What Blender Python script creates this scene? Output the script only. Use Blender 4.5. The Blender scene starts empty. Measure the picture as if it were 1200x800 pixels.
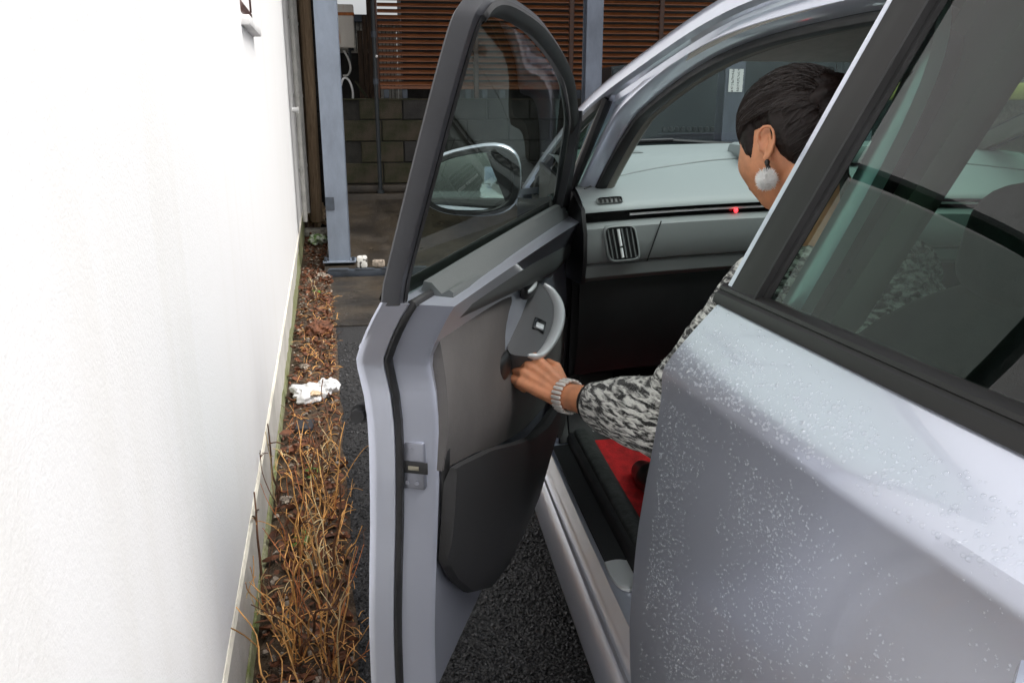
import bpy, bmesh, math, random
from mathutils import Vector, Matrix, noise
R = math.radians
random.seed(7)
scene = bpy.context.scene
COL = scene.collection

# ------------------------------------------------------------------ camera
CAM_H = 1.3
cam_data = bpy.data.cameras.new('camera')
cam_data.sensor_width = 36.0
cam_data.lens = 973.0 / 1200.0 * 36.0
cam_data.clip_start = 0.02
cam_data.clip_end = 400
camera = bpy.data.objects.new('camera', cam_data)
COL.objects.link(camera)
camera.location = (0, 0, CAM_H)
camera.rotation_euler = (R(90 - 16.0), 0, R(-8.55))
scene.camera = camera

# ------------------------------------------------------------------ sky, sun, exposure
world = bpy.data.worlds.new('World')
scene.world = world
world.use_nodes = True
wn = world.node_tree.nodes
wl = world.node_tree.links
SUN_EL, SUN_ROT = R(56), R(118)
sky = wn.new('ShaderNodeTexSky')
sky.sky_type = 'NISHITA'
sky.sun_disc = False
sky.sun_elevation = SUN_EL
sky.sun_rotation = SUN_ROT
sky.air_density = 1.0
sky.dust_density = 5.0
sky.ozone_density = 1.0
hsv = wn.new('ShaderNodeHueSaturation')
hsv.inputs['Saturation'].default_value = 0.16
wl.new(sky.outputs[0], hsv.inputs['Color'])
wl.new(hsv.outputs[0], wn['Background'].inputs['Color'])
wn['Background'].inputs['Strength'].default_value = 0.12

sun_data = bpy.data.lights.new('sun', 'SUN')
sun_data.energy = 1.1
sun_data.angle = R(35)
sun_data.color = (1.0, 0.965, 0.92)
sun = bpy.data.objects.new('sun', sun_data)
COL.objects.link(sun)
# light comes from the direction (sin(rot)cos(el), cos(rot)cos(el), sin(el))
sdir = Vector((math.sin(SUN_ROT) * math.cos(SUN_EL), math.cos(SUN_ROT) * math.cos(SUN_EL), math.sin(SUN_EL)))
sun.rotation_euler = sdir.to_track_quat('Z', 'Y').to_euler()
sun.location = (3, -3, 8)

scene.view_settings.view_transform = 'Standard'
scene.view_settings.look = 'None'
scene.view_settings.gamma = 1.0
scene.view_settings.use_curve_mapping = False
scene.view_settings.exposure = 1.0

# ------------------------------------------------------------------ materials
MATS = {}
def mat(name, col, rough=0.5, metal=0.0, coat=0.0, var=0.0, vscale=8.0, bump=0.0, bscale=60.0, bdist=0.01,
        col2=None, mix=(0.4, 0.6), stretch=(1, 1, 1), spec=0.5, sub=0.0, detail=6.0, rvar=0.0, coat_rough=0.04, sheen=0.0):
    m = bpy.data.materials.new(name)
    m.use_nodes = True
    nt = m.node_tree
    n, l = nt.nodes, nt.links
    p = n['Principled BSDF']
    p.inputs['Base Color'].default_value = (*col, 1)
    p.inputs['Roughness'].default_value = rough
    p.inputs['Metallic'].default_value = metal
    p.inputs['Specular IOR Level'].default_value = spec
    if coat:
        p.inputs['Coat Weight'].default_value = coat
        p.inputs['Coat Roughness'].default_value = coat_rough
    if sub:
        p.inputs['Subsurface Weight'].default_value = sub
        p.inputs['Subsurface Radius'].default_value = (0.012, 0.005, 0.003)
    if sheen:
        p.inputs['Sheen Weight'].default_value = sheen
    if var or col2 or bump or rvar:
        tc = n.new('ShaderNodeTexCoord')
        mp = n.new('ShaderNodeMapping')
        mp.inputs['Scale'].default_value = stretch
        l.new(tc.outputs['Object'], mp.inputs['Vector'])
    if var or col2:
        t = n.new('ShaderNodeTexNoise')
        t.inputs['Scale'].default_value = vscale
        t.inputs['Detail'].default_value = detail
        t.inputs['Roughness'].default_value = 0.65
        l.new(mp.outputs[0], t.inputs['Vector'])
        r = n.new('ShaderNodeValToRGB')
        c2 = col2 if col2 else tuple(max(0, c * (1 - var)) for c in col)
        c1 = col if col2 else tuple(min(1, c * (1 + var)) for c in col)
        r.color_ramp.elements[0].position, r.color_ramp.elements[1].position = mix
        r.color_ramp.elements[0].color = (*c2, 1)
        r.color_ramp.elements[1].color = (*c1, 1)
        l.new(t.outputs['Fac'], r.inputs['Fac'])
        l.new(r.outputs[0], p.inputs['Base Color'])
    if rvar:
        t3 = n.new('ShaderNodeTexNoise')
        t3.inputs['Scale'].default_value = vscale * 1.7
        t3.inputs['Detail'].default_value = 4
        l.new(mp.outputs[0], t3.inputs['Vector'])
        mr = n.new('ShaderNodeMapRange')
        mr.inputs['From Min'].default_value = 0.3
        mr.inputs['From Max'].default_value = 0.7
        mr.inputs['To Min'].default_value = max(0.02, rough - rvar)
        mr.inputs['To Max'].default_value = min(1, rough + rvar)
        l.new(t3.outputs['Fac'], mr.inputs['Value'])
        l.new(mr.outputs[0], p.inputs['Roughness'])
    if bump:
        t2 = n.new('ShaderNodeTexNoise')
        t2.inputs['Scale'].default_value = bscale
        t2.inputs['Detail'].default_value = 5
        l.new(mp.outputs[0], t2.inputs['Vector'])
        b = n.new('ShaderNodeBump')
        b.inputs['Strength'].default_value = bump
        b.inputs['Distance'].default_value = bdist
        l.new(t2.outputs['Fac'], b.inputs['Height'])
        l.new(b.outputs[0], p.inputs['Normal'])
    MATS[name] = m
    return m

def glass(name, tint, ior=1.5, rough=0.0, refl=1.0, base=0.0):
    m = bpy.data.materials.new(name)
    m.use_nodes = True
    n, l = m.node_tree.nodes, m.node_tree.links
    n.remove(n['Principled BSDF'])
    tr = n.new('ShaderNodeBsdfTransparent')
    tr.inputs[0].default_value = (*tint, 1)
    gl = n.new('ShaderNodeBsdfGlossy')
    gl.inputs['Roughness'].default_value = rough
    gl.inputs[0].default_value = (refl, refl, refl, 1)
    fr = n.new('ShaderNodeFresnel')
    ge = n.new('ShaderNodeNewGeometry')          # same reflectance from both sides of a thin pane
    mi = n.new('ShaderNodeMapRange')
    mi.inputs['To Min'].default_value = ior; mi.inputs['To Max'].default_value = 1.0 / ior
    l.new(ge.outputs['Backfacing'], mi.inputs['Value'])
    l.new(mi.outputs[0], fr.inputs['IOR'])
    mx = n.new('ShaderNodeMixShader')
    if base:
        ad = n.new('ShaderNodeMath'); ad.operation = 'ADD'; ad.use_clamp = True; ad.inputs[1].default_value = base
        l.new(fr.outputs[0], ad.inputs[0]); l.new(ad.outputs[0], mx.inputs[0])
    else:
        l.new(fr.outputs[0], mx.inputs[0])
    l.new(tr.outputs[0], mx.inputs[1])
    l.new(gl.outputs[0], mx.inputs[2])
    l.new(mx.outputs[0], n['Material Output'].inputs[0])
    MATS[name] = m
    return m

def emit(name, col, s):
    m = mat(name, col, 0.4)
    p = m.node_tree.nodes['Principled BSDF']
    p.inputs['Emission Color'].default_value = (*col, 1)
    p.inputs['Emission Strength'].default_value = s
    return m

# ------------------------------------------------------------------ mesh helpers
ORG = {}
def origin_of(o):
    return ORG.get(o.name, Vector((0, 0, 0)))

class MB:
    def __init__(s):
        s.v, s.f = [], []
    def add(s, vs, fs):
        k = len(s.v)
        s.v += [tuple(v) for v in vs]
        s.f += [tuple(i + k for i in f) for f in fs]
        return s
    def grid(s, rows, cu=False, cv=False):
        nr, nc = len(rows), len(rows[0])
        vs = [p for r in rows for p in r]
        fs = []
        for i in range(nr if cu else nr - 1):
            for j in range(nc if cv else nc - 1):
                a, b = i, (i + 1) % nr
                c, d = j, (j + 1) % nc
                fs.append((a * nc + c, a * nc + d, b * nc + d, b * nc + c))
        return s.add(vs, fs)
    def slab(s, rows, off):
        """grid with thickness; off = vector or function(point) -> vector"""
        fn = off if callable(off) else (lambda p: off)
        A = rows
        B = [[tuple(Vector(p) + Vector(fn(p))) for p in r] for r in rows]
        s.grid(A); s.grid([r[::-1] for r in B])
        edge = [A[0][j] for j in range(len(A[0]))] + [A[i][-1] for i in range(1, len(A))] + \
               [A[-1][j] for j in range(len(A[0]) - 2, -1, -1)] + [A[i][0] for i in range(len(A) - 2, 0, -1)]
        edgeb = [tuple(Vector(p) + Vector(fn(p))) for p in edge]
        s.grid([edge, edgeb], cv=True)
        return s
    def box(s, lo, hi):
        x0, y0, z0 = lo; x1, y1, z1 = hi
        return s.add([(x0, y0, z0), (x1, y0, z0), (x1, y1, z0), (x0, y1, z0), (x0, y0, z1), (x1, y0, z1), (x1, y1, z1), (x0, y1, z1)],
                     [(0, 3, 2, 1), (4, 5, 6, 7), (0, 1, 5, 4), (1, 2, 6, 5), (2, 3, 7, 6), (3, 0, 4, 7)])
    def rbox(s, lo, hi, r=0.01, seg=2, fn=None):
        bm = bmesh.new()
        bmesh.ops.create_cube(bm, size=1)
        c = [(a + b) / 2 for a, b in zip(lo, hi)]; d = [abs(b - a) for a, b in zip(lo, hi)]
        for v in bm.verts:
            v.co = Vector((c[0] + v.co.x * d[0], c[1] + v.co.y * d[1], c[2] + v.co.z * d[2]))
        r = min(r, min(d) * 0.49)
        bmesh.ops.bevel(bm, geom=bm.edges[:], offset=r, segments=seg, affect='EDGES', profile=0.5)
        bm.verts.index_update()
        vs = [tuple(v.co) for v in bm.verts]
        if fn: vs = [tuple(fn(Vector(v))) for v in vs]
        fs = [tuple(v.index for v in f.verts) for f in bm.faces]
        bm.free()
        return s.add(vs, fs)
    def tube(s, pts, r, n=8, cap=True, closed=False, flat=1.0, up=None):
        pts = [Vector(p) for p in pts]
        m = len(pts)
        rs = r if isinstance(r, (list, tuple)) else [r] * m
        rows = []
        prev = None
        for i, p in enumerate(pts):
            a = pts[(i - 1) % m] if (closed or i > 0) else pts[i]
            b = pts[(i + 1) % m] if (closed or i < m - 1) else pts[i]
            t = (b - a)
            t = t.normalized() if t.length > 1e-9 else Vector((0, 0, 1))
            if up is not None:
                x = Vector(up).cross(t)
            elif prev is None:
                x = t.orthogonal()
            else:
                x = prev - t * prev.dot(t)
            if x.length < 1e-6: x = t.orthogonal()
            x.normalize(); prev = x
            y = t.cross(x)
            rows.append([tuple(p + (x * math.cos(k * 2 * math.pi / n) + y * math.sin(k * 2 * math.pi / n) * flat) * rs[i]) for k in range(n)])
        k0 = len(s.v)
        s.grid(rows, cu=closed, cv=True)
        if cap and not closed:
            s.f.append(tuple(k0 + j for j in range(n))[::-1])
            s.f.append(tuple(k0 + (m - 1) * n + j for j in range(n)))
        return s
    def ell(s, c, rad, e1=1.0, e2=1.0, nu=20, nv=12, rot=None, fn=None):
        c = Vector(c)
        def sp(x, e): return math.copysign(abs(x) ** e, x)
        vs = []
        for i in range(nv + 1):
            ph = -math.pi / 2 + math.pi * i / nv
            for j in range(nu):
                th = 2 * math.pi * j / nu
                p = Vector((rad[0] * sp(math.cos(ph), e1) * sp(math.cos(th), e2), rad[1] * sp(math.cos(ph), e1) * sp(math.sin(th), e2), rad[2] * sp(math.sin(ph), e1)))
                if fn: p = fn(p)
                if rot is not None: p = rot @ p
                vs.append(tuple(c + p))
        fs = []
        for i in range(nv):
            for j in range(nu):
                a = i * nu + j; b = i * nu + (j + 1) % nu
                fs.append((a, b, b + nu, a + nu))
        return s.add(vs, fs)
    def prism(s, poly, vec):
        k = len(poly)
        vec = Vector(vec)
        vs = [tuple(p) for p in poly] + [tuple(Vector(p) + vec) for p in poly]
        fs = [tuple(range(k))[::-1], tuple(range(k, 2 * k))] + [(i, (i + 1) % k, k + (i + 1) % k, k + i) for i in range(k)]
        return s.add(vs, fs)
    def mesh(s, name, org, smooth=40, weld=True):
        me = bpy.data.meshes.new(name)
        me.from_pydata([tuple(Vector(v) - org) for v in s.v], [], s.f)
        bm = bmesh.new(); bm.from_mesh(me)
        if weld: bmesh.ops.remove_doubles(bm, verts=bm.verts[:], dist=1e-5)
        bmesh.ops.recalc_face_normals(bm, faces=bm.faces[:])
        bm.to_mesh(me); bm.free()
        if smooth:
            me.polygons.foreach_set('use_smooth', [True] * len(me.polygons))
            me.set_sharp_from_angle(angle=R(smooth))
        return me
    def build(s, name, m, parent=None, org=None, smooth=40, label=None, weld=True):
        po = origin_of(parent) if parent else Vector((0, 0, 0))
        o_org = Vector(org) if org is not None else po
        me = s.mesh(name, o_org, smooth, weld)
        me.materials.append(MATS[m])
        o = bpy.data.objects.new(name, me)
        COL.objects.link(o)
        ORG[o.name] = o_org
        if parent:
            o.parent = parent
            o.location = o_org - po
        else:
            o.location = o_org
        if label: o['label'] = label
        return o

def tag(o, label, cat, group=None):
    o['label'] = label; o['category'] = cat
    if group: o['group'] = group
    return o
def struct(o):
    o['kind'] = 'structure'; return o
def stuff(o, label=None, cat=None):
    o['kind'] = 'stuff'
    if label: o['label'] = label
    if cat: o['category'] = cat
    return o
def empty(name, loc, label, cat, rz=0.0, group=None, frame=None):
    """frame = rotation (about the camera's ground point) of the frame in which loc is given"""
    e = bpy.data.objects.new(name, None)
    COL.objects.link(e)
    e.empty_display_size = 0.1
    ORG[e.name] = Vector(loc)
    e.location = (Matrix.Rotation(frame, 3, 'Z') @ Vector(loc)) if frame else Vector(loc)
    e.rotation_euler = (0, 0, (frame or 0) + rz)
    tag(e, label, cat, group)
    return e
def copy_part(o, parent, loc, name=None):
    c = o.copy(); COL.objects.link(c); c.parent = parent; c.location = loc
    return c
def lerp(a, b, t): return a + (b - a) * t
def interp(x, tab):
    if x <= tab[0][0]: return tab[0][1]
    for (a, va), (b, vb) in zip(tab, tab[1:]):
        if x <= b: return va + (vb - va) * (x - a) / (b - a)
    return tab[-1][1]
def spline(pts, n=8, closed=False):
    P = [Vector(p) for p in pts]
    out = []
    m = len(P)
    for i in range(m if closed else m - 1):
        p1, p2 = P[i], P[(i + 1) % m]
        p0 = P[i - 1] if (closed or i > 0) else p1 * 2 - p2
        p3 = P[(i + 2) % m] if (closed or i + 2 < m) else p2 * 2 - p1
        for k in range(n):
            t = k / n
            out.append(0.5 * ((2 * p1) + (p2 - p0) * t + (2 * p0 - 5 * p1 + 4 * p2 - p3) * t * t + (3 * p1 - p0 - 3 * p2 + p3) * t ** 3))
    if not closed: out.append(P[-1])
    return out
def smoothtab(tab, n=60):
    """Catmull-Rom through a table (x, value...) -> dense table list for interp"""
    pts = spline([(a, b, 0) for a, b in tab], 8)
    return [(p.x, p.y) for p in pts]

# surfaces of the place
def stucco():
    m = mat('stucco', (0.80, 0.79, 0.775), 0.9)
    n, l = m.node_tree.nodes, m.node_tree.links
    p = n['Principled BSDF']
    tc = n.new('ShaderNodeTexCoord')
    mp = n.new('ShaderNodeMapping'); mp.inputs['Scale'].default_value = (3.2, 3.2, 0.22)
    l.new(tc.outputs['Object'], mp.inputs['Vector'])
    t = n.new('ShaderNodeTexNoise'); t.inputs['Scale'].default_value = 2.2; t.inputs['Detail'].default_value = 5; t.inputs['Roughness'].default_value = 0.6
    l.new(mp.outputs[0], t.inputs['Vector'])
    r = n.new('ShaderNodeValToRGB')
    r.color_ramp.elements[0].position = 0.26; r.color_ramp.elements[0].color = (0.785, 0.775, 0.755, 1)
    r.color_ramp.elements[1].position = 0.50; r.color_ramp.elements[1].color = (0.82, 0.815, 0.81, 1)
    l.new(t.outputs['Fac'], r.inputs['Fac'])
    l.new(r.outputs[0], p.inputs['Base Color'])
    t2 = n.new('ShaderNodeTexNoise'); t2.inputs['Scale'].default_value = 240; t2.inputs['Detail'].default_value = 3
    l.new(tc.outputs['Object'], t2.inputs['Vector'])
    t3 = n.new('ShaderNodeTexNoise'); t3.inputs['Scale'].default_value = 60; t3.inputs['Detail'].default_value = 3
    l.new(tc.outputs['Object'], t3.inputs['Vector'])
    ad = n.new('ShaderNodeMath'); ad.operation = 'ADD'
    l.new(t2.outputs['Fac'], ad.inputs[0]); l.new(t3.outputs['Fac'], ad.inputs[1])
    b = n.new('ShaderNodeBump'); b.inputs['Strength'].default_value = 0.16; b.inputs['Distance'].default_value = 0.003
    l.new(ad.outputs[0], b.inputs['Height']); l.new(b.outputs[0], p.inputs['Normal'])
stucco()

def asphalt():
    m = mat('asphalt', (0.03, 0.03, 0.031), 0.55)
    n, l = m.node_tree.nodes, m.node_tree.links
    p = n['Principled BSDF']
    tc = n.new('ShaderNodeTexCoord')
    v = n.new('ShaderNodeTexVoronoi'); v.inputs['Scale'].default_value = 120
    l.new(tc.outputs['Object'], v.inputs['Vector'])
    r = n.new('ShaderNodeValToRGB')
    r.color_ramp.elements[0].color = (0.045, 0.045, 0.047, 1); r.color_ramp.elements[1].color = (0.012, 0.012, 0.013, 1)
    r.color_ramp.elements[1].position = 0.7
    l.new(v.outputs['Distance'], r.inputs['Fac'])
    l.new(r.outputs[0], p.inputs['Base Color'])
    b = n.new('ShaderNodeBump'); b.inputs['Strength'].default_value = 0.9; b.inputs['Distance'].default_value = 0.006; b.invert = True
    l.new(v.outputs['Distance'], b.inputs['Height']); l.new(b.outputs[0], p.inputs['Normal'])
asphalt()
mat('aggregate', (0.032, 0.032, 0.034), 0.42, var=0.6, vscale=90)
mat('wet_concrete', (0.055, 0.043, 0.030), 0.45, col2=(0.019, 0.016, 0.013), mix=(0.35, 0.65), vscale=3.5, bump=0.4, bscale=90, rvar=0.2)
mat('base_concrete', (0.60, 0.58, 0.54), 0.9, col2=(0.42, 0.41, 0.36), mix=(0.3, 0.6), vscale=5, bump=0.5, bscale=140, bdist=0.004)
mat('moss', (0.16, 0.19, 0.05), 0.95, col2=(0.34, 0.33, 0.22), mix=(0.35, 0.65), vscale=18, bump=0.6, bscale=160)
mat('soil', (0.13, 0.085, 0.05), 0.9, col2=(0.035, 0.022, 0.014), mix=(0.35, 0.65), vscale=26, bump=0.9, bscale=110, bdist=0.02)
mat('flashing', (0.72, 0.68, 0.58), 0.7, var=0.15, vscale=6)
mat('block_grey', (0.036, 0.033, 0.030), 0.85, col2=(0.013, 0.012, 0.011), mix=(0.35, 0.7), vscale=4.5, bump=0.7, bscale=120, bdist=0.006)
mat('block_moss', (0.050, 0.038, 0.025), 0.9, col2=(0.020, 0.023, 0.007), mix=(0.4, 0.62), vscale=6, bump=0.7, bscale=120, bdist=0.006)
mat('mortar', (0.018, 0.017, 0.014), 0.95, var=0.3)
mat('louvre_brown', (0.17, 0.055, 0.016), 0.38, var=0.18, vscale=5, stretch=(1, 1, 6))
mat('louvre_frame', (0.055, 0.020, 0.009), 0.4, var=0.2, vscale=5)
mat('steel_blue', (0.20, 0.235, 0.29), 0.45, col2=(0.15, 0.175, 0.215), mix=(0.35, 0.65), vscale=7, stretch=(1, 1, 0.4), bump=0.15, bscale=40)
mat('steel_blue_shaded', (0.085, 0.10, 0.13), 0.45, var=0.2, vscale=6, stretch=(1, 1, 0.4))  # darkened copy of the blue steel: shade on the right columns put into colour
mat('steel_dark', (0.04, 0.05, 0.065), 0.5, var=0.25)
mat('timber', (0.29, 0.205, 0.125), 0.8, col2=(0.14, 0.09, 0.05), mix=(0.3, 0.7), vscale=14, stretch=(6, 6, 0.5), bump=0.4, bscale=30)
mat('timber_dark', (0.055, 0.032, 0.018), 0.75, var=0.4, vscale=10, stretch=(5, 5, 0.5))
mat('slate_panel', (0.022, 0.032, 0.037), 0.32, var=0.1, vscale=4)
mat('slate_dark', (0.012, 0.016, 0.019), 0.4)
mat('house_far', (0.025, 0.023, 0.021), 0.85, var=0.25)
mat('rusty_white', (0.62, 0.58, 0.52), 0.6, col2=(0.45, 0.16, 0.05), mix=(0.30, 0.42), vscale=5, stretch=(4, 4, 0.5))
mat('white_plastic', (0.75, 0.75, 0.74), 0.35)
mat('rust', (0.38, 0.12, 0.03), 0.7, var=0.3)
mat('grey_pipe', (0.42, 0.41, 0.385), 0.5, var=0.12)
mat('window_frame', (0.07, 0.035, 0.03), 0.35)
mat('sill_white', (0.72, 0.71, 0.70), 0.6, var=0.1)
mat('concrete_light', (0.34, 0.32, 0.28), 0.85, var=0.3, vscale=20, bump=0.5, bscale=100)
mat('yellow_paint', (0.70, 0.60, 0.16), 0.5, var=0.15)
glass('house_pane', (0.25, 0.26, 0.27), 1.5)
# ================================================================== SETTING
WF = R(3.95)                      # the white wall runs 3.95 degrees left of the car's axis
RW = Matrix.Rotation(WF, 3, 'Z')
def wf(x, y, z=0.0): return tuple(RW @ Vector((x, y, z)))

# ground: one sheet to the horizon
b = MB(); b.grid([[(x, y, 0) for x in (-150, -20, -4, 0, 4, 20, 150)] for y in (-150, -20, -4, 0, 4, 8, 20, 150)])
ground = struct(b.build('ground', 'asphalt', smooth=0))
# loose aggregate of the worn asphalt between wall and car
rs = random.Random(3)
b = MB()
def stone(bm, c, r, rr, squash=0.6):
    M = Matrix.Rotation(rr.random() * 6.28, 3, 'Z') @ Matrix.Rotation(rr.random() * 0.8, 3, 'X')
    pts = [(1, 0, 0), (0, 1, 0), (-1, 0, 0), (0, -1, 0), (0.3, 0.2, 1), (-0.35, -0.1, 0.9), (0, 0, -0.8)]
    vs = [Vector(c) + M @ (Vector((p[0] * (0.75 + rr.random() * 0.5), p[1] * (0.75 + rr.random() * 0.5), p[2] * squash)) * r) for p in pts]
    bm.add(vs, [(0, 1, 4), (1, 2, 5), (1, 5, 4), (2, 3, 5), (3, 0, 4), (3, 4, 5), (1, 0, 6), (2, 1, 6), (3, 2, 6), (0, 3, 6)])
for i in range(15000):
    y = 1.0 + 3.6 * rs.random() ** 1.35
    x = lerp(-0.05 - y * 0.069, 0.62, rs.random())
    stone(b, (x, y, 0.001 + rs.random() * 0.002), 0.0028 + rs.random() * 0.0042, rs, 0.7)
stuff(b.build('asphalt_aggregate', 'aggregate', smooth=0, weld=False), 'coarse dark aggregate of the worn asphalt beside the car', 'asphalt')

# wet concrete apron and ramp in front of the block wall
b = MB(); b.slab([[(x, y, 0.008) for x in (-0.36 - 0.069 * (y - 5), 0.5, 2, 5)] for y in (4.95, 5.6, 6.44)], (0, 0, -0.2))
struct(b.build('concrete_apron', 'wet_concrete', smooth=0))
rows = []
for y, z in ((6.50, 0.045), (6.9, 0.13), (7.4, 0.29), (7.86, 0.44)):
    rows.append([(x, y, z + 0.01 * math.sin(x * 3)) for x in (-0.50, -0.3, 0.1, 0.8, 2, 3.2, 5.2)])
b = MB(); b.slab(rows, (0, 0, -0.5))
struct(b.build('concrete_ramp', 'wet_concrete', smooth=0))
edge = empty('drain_edge', (1.0, 6.47, 0), 'thin grey metal drain edge on the ground at the foot of the steel column', 'drain')
b = MB(); b.rbox((-0.47, 6.445, 0.0), (4.8, 6.495, 0.062), 0.006); b.build('channel', 'steel_dark', edge)
for i in range(24):
    x = -0.46 + i * 0.2
    b = MB(); b.rbox((x, 6.44, 0.0625), (x + 0.15, 6.50, 0.068), 0.002, 1); b.build('grate_bar', 'steel_dark', edge)

# ---------------------------------------------------------------- white house
house = empty('white_house', (-0.40, 4.0, 0), 'white stucco house wall with a low grey base along the left edge', 'house', frame=WF)
WX = -0.235
b = MB(); b.box((WX - 0.2, -6, 0.292), (WX, 9.0, 4.6)); b.build('wall', 'stucco', house, smooth=0)
# recessed base course, leaning a little
rows = [[(WX - 0.006, y, z) for y in [-6 + 15 * i / 60 for i in range(61)]] for z in (0.06, 0.12, 0.2, 0.291)]
b = MB(); b.slab(rows, (-0.18, 0, 0)); b.build('base_course', 'base_concrete', house, smooth=0)
rm = random.Random(5)
rows = []
ys = [-1 + 9.9 * i / 220 for i in range(221)]
for k in range(5):
    rows.append([(WX + 0.004 - 0.007 * k / 4 - 0.002, y, -0.02 + (0.035 + 0.035 * max(0, (y - 3)) + 0.04 * noise.noise((y * 2.3, 1.7, 0)) + 0.03 * noise.noise((y * 9, 4.7, 0))) * k / 4 + 0.02) for y in ys])
b = MB(); b.slab(rows, (-0.05, 0, 0)); b.build('moss_band', 'moss', house)
b = MB(); b.prism([(WX - 0.01, -6, 0.286), (WX + 0.006, -6, 0.286), (WX + 0.007, -6, 0.289), (WX + 0.002, -6, 0.299), (WX - 0.01, -6, 0.299)], (0, 14.99, 0))
b.build('drip_flashing', 'flashing', house, smooth=0)
b = MB(); b.prism([(WX - 0.25, -6.2, 4.6), (WX + 0.16, -6.2, 4.56), (WX + 0.16, -6.2, 4.66), (WX - 0.25, -6.2, 4.85)], (0, 15.4, 0)); b.build('eave', 'grey_pipe', house, smooth=0)
# small window near the top edge of the photograph
win = MB(); win.box((WX - 0.08, 3.02, 1.60), (WX - 0.03, 3.40, 2.3)); wo = win.build('window', 'window_frame', house)
b = MB()
for lo, hi in (((WX - 0.03, 3.0, 1.585), (WX + 0.006, 3.44, 1.62)), ((WX - 0.03, 3.0, 1.62), (WX + 0.006, 3.03, 2.32)), ((WX - 0.03, 3.41, 1.62), (WX + 0.006, 3.44, 2.32)), ((WX - 0.03, 3.0, 2.32), (WX + 0.006, 3.44, 2.35))):
    b.rbox(lo, hi, 0.004, 1)
b.build('frame', 'window_frame', wo)
b = MB(); b.box((WX - 0.02, 3.03, 1.62), (WX - 0.012, 3.41, 2.32)); b.build('pane', 'house_pane', wo, smooth=0)
b = MB(); b.rbox((WX - 0.02, 2.98, 1.543), (WX + 0.03, 3.50, 1.575), 0.006); b.build('sill', 'sill_white', wo)
# wall end: rain pipe, corner post and a little pipe stub
for (yy, rr) in ((7.9, 0.022), (8.55, 0.03)):
    b = MB(); b.tube([(WX + rr + 0.012, yy, 0.25), (WX + rr + 0.012, yy, 4.5)], rr, 14)
    pipe = b.build('rain_pipe', 'grey_pipe', house)
    for z in (0.7, 1.35, 2.0, 2.65):
        c = MB(); c.tube([(WX + rr + 0.012, yy, z), (WX + rr + 0.012, yy, z + 0.03)], rr + 0.005, 14); c.build('pipe_bracket', 'grey_pipe', pipe)
b = MB(); b.tube([(WX, 7.4, 1.245), (WX + 0.045, 7.4, 1.245)], 0.022, 12); b.tube([(WX + 0.045, 7.4, 1.245), (WX + 0.055, 7.4, 1.245)], 0.028, 12)
b.build('pipe_stub', 'white_plastic', house)

# ---------------------------------------------------------------- soil strip along the wall
rows = []
for i in range(300):
    y = 0.6 + 9.0 * i / 299
    row = []
    for j in range(17):
        x = -0.24 + 0.25 * j / 16
        edge_f = min(1, j / 3) * min(1, (16 - j) / 3)
        z = 0.004 + edge_f * (0.018 + 0.016 * noise.noise((x * 22, y * 14, 3)) + 0.010 * noise.noise((x * 60, y * 50, 9)))
        row.append(wf(x + 0.012 * noise.noise((y * 5, 2, 2)) * (j / 16), y, z))
    rows.append(row)
b = MB(); b.grid(rows); struct(b.build('soil_strip', 'soil'))

# ---------------------------------------------------------------- block wall with louvre fence
bw = empty('block_wall', (1.6, 8.2, 0.4), 'low mossy concrete block wall behind the steel columns', 'wall')
BY = 8.1
b = MB(); b.box((-0.405, BY + 0.012, 0.2), (4.7, BY + 0.14, 1.335)); b.build('mortar', 'mortar', bw, smooth=0)
protos = []
for q in range(3):
    bb = MB(); bb.rbox((0, 0, 0), (0.39, 0.15, 0.187), 0.006, 1)
    me = bb.mesh('block', Vector((0, 0, 0)), 0)
    protos.append(me)
ri = random.Random(2)
for c in range(4):
    for k in range(-2, 12):
        x = -0.41 + k * 0.4 + (0.2 if c % 2 else 0)
        if x < -0.5: continue
        o = bpy.data.objects.new('block', ri.choice(protos)); COL.objects.link(o)
        if not o.data.materials: o.data.materials.append(MATS['block_grey'])
        o.parent = bw
        o.location = Vector((x, BY - 0.004 * ri.random(), 0.568 + c * 0.1955)) - ORG[bw.name]
        if x < 0.05:
            o.material_slots[0].link = 'OBJECT'; o.material_slots[0].material = MATS['block_moss']
b = MB(); b.slab([[(-0.41 + 5.1 * i / 60, y, 1.340 + 0.006 * noise.noise((i * 0.9, y * 9, 0))) for i in range(61)] for y in (BY - 0.01, BY + 0.07, BY + 0.15)], (0, 0, -0.012)); b.build('moss_cap', 'block_moss', bw)
kerb = empty('ledge', (1.6, 7.98, 0.3), 'pale concrete ledge at the foot of the block wall', 'ledge')
b = MB(); b.rbox((-0.44, 7.87, 0.3), (4.8, 8.09, 0.492), 0.012); b.build('lower_step', 'wet_concrete', kerb)
b = MB(); b.rbox((-0.44, 7.97, 0.493), (4.8, 8.095, 0.562), 0.01); b.build('upper_step', 'wet_concrete', kerb)

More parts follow.
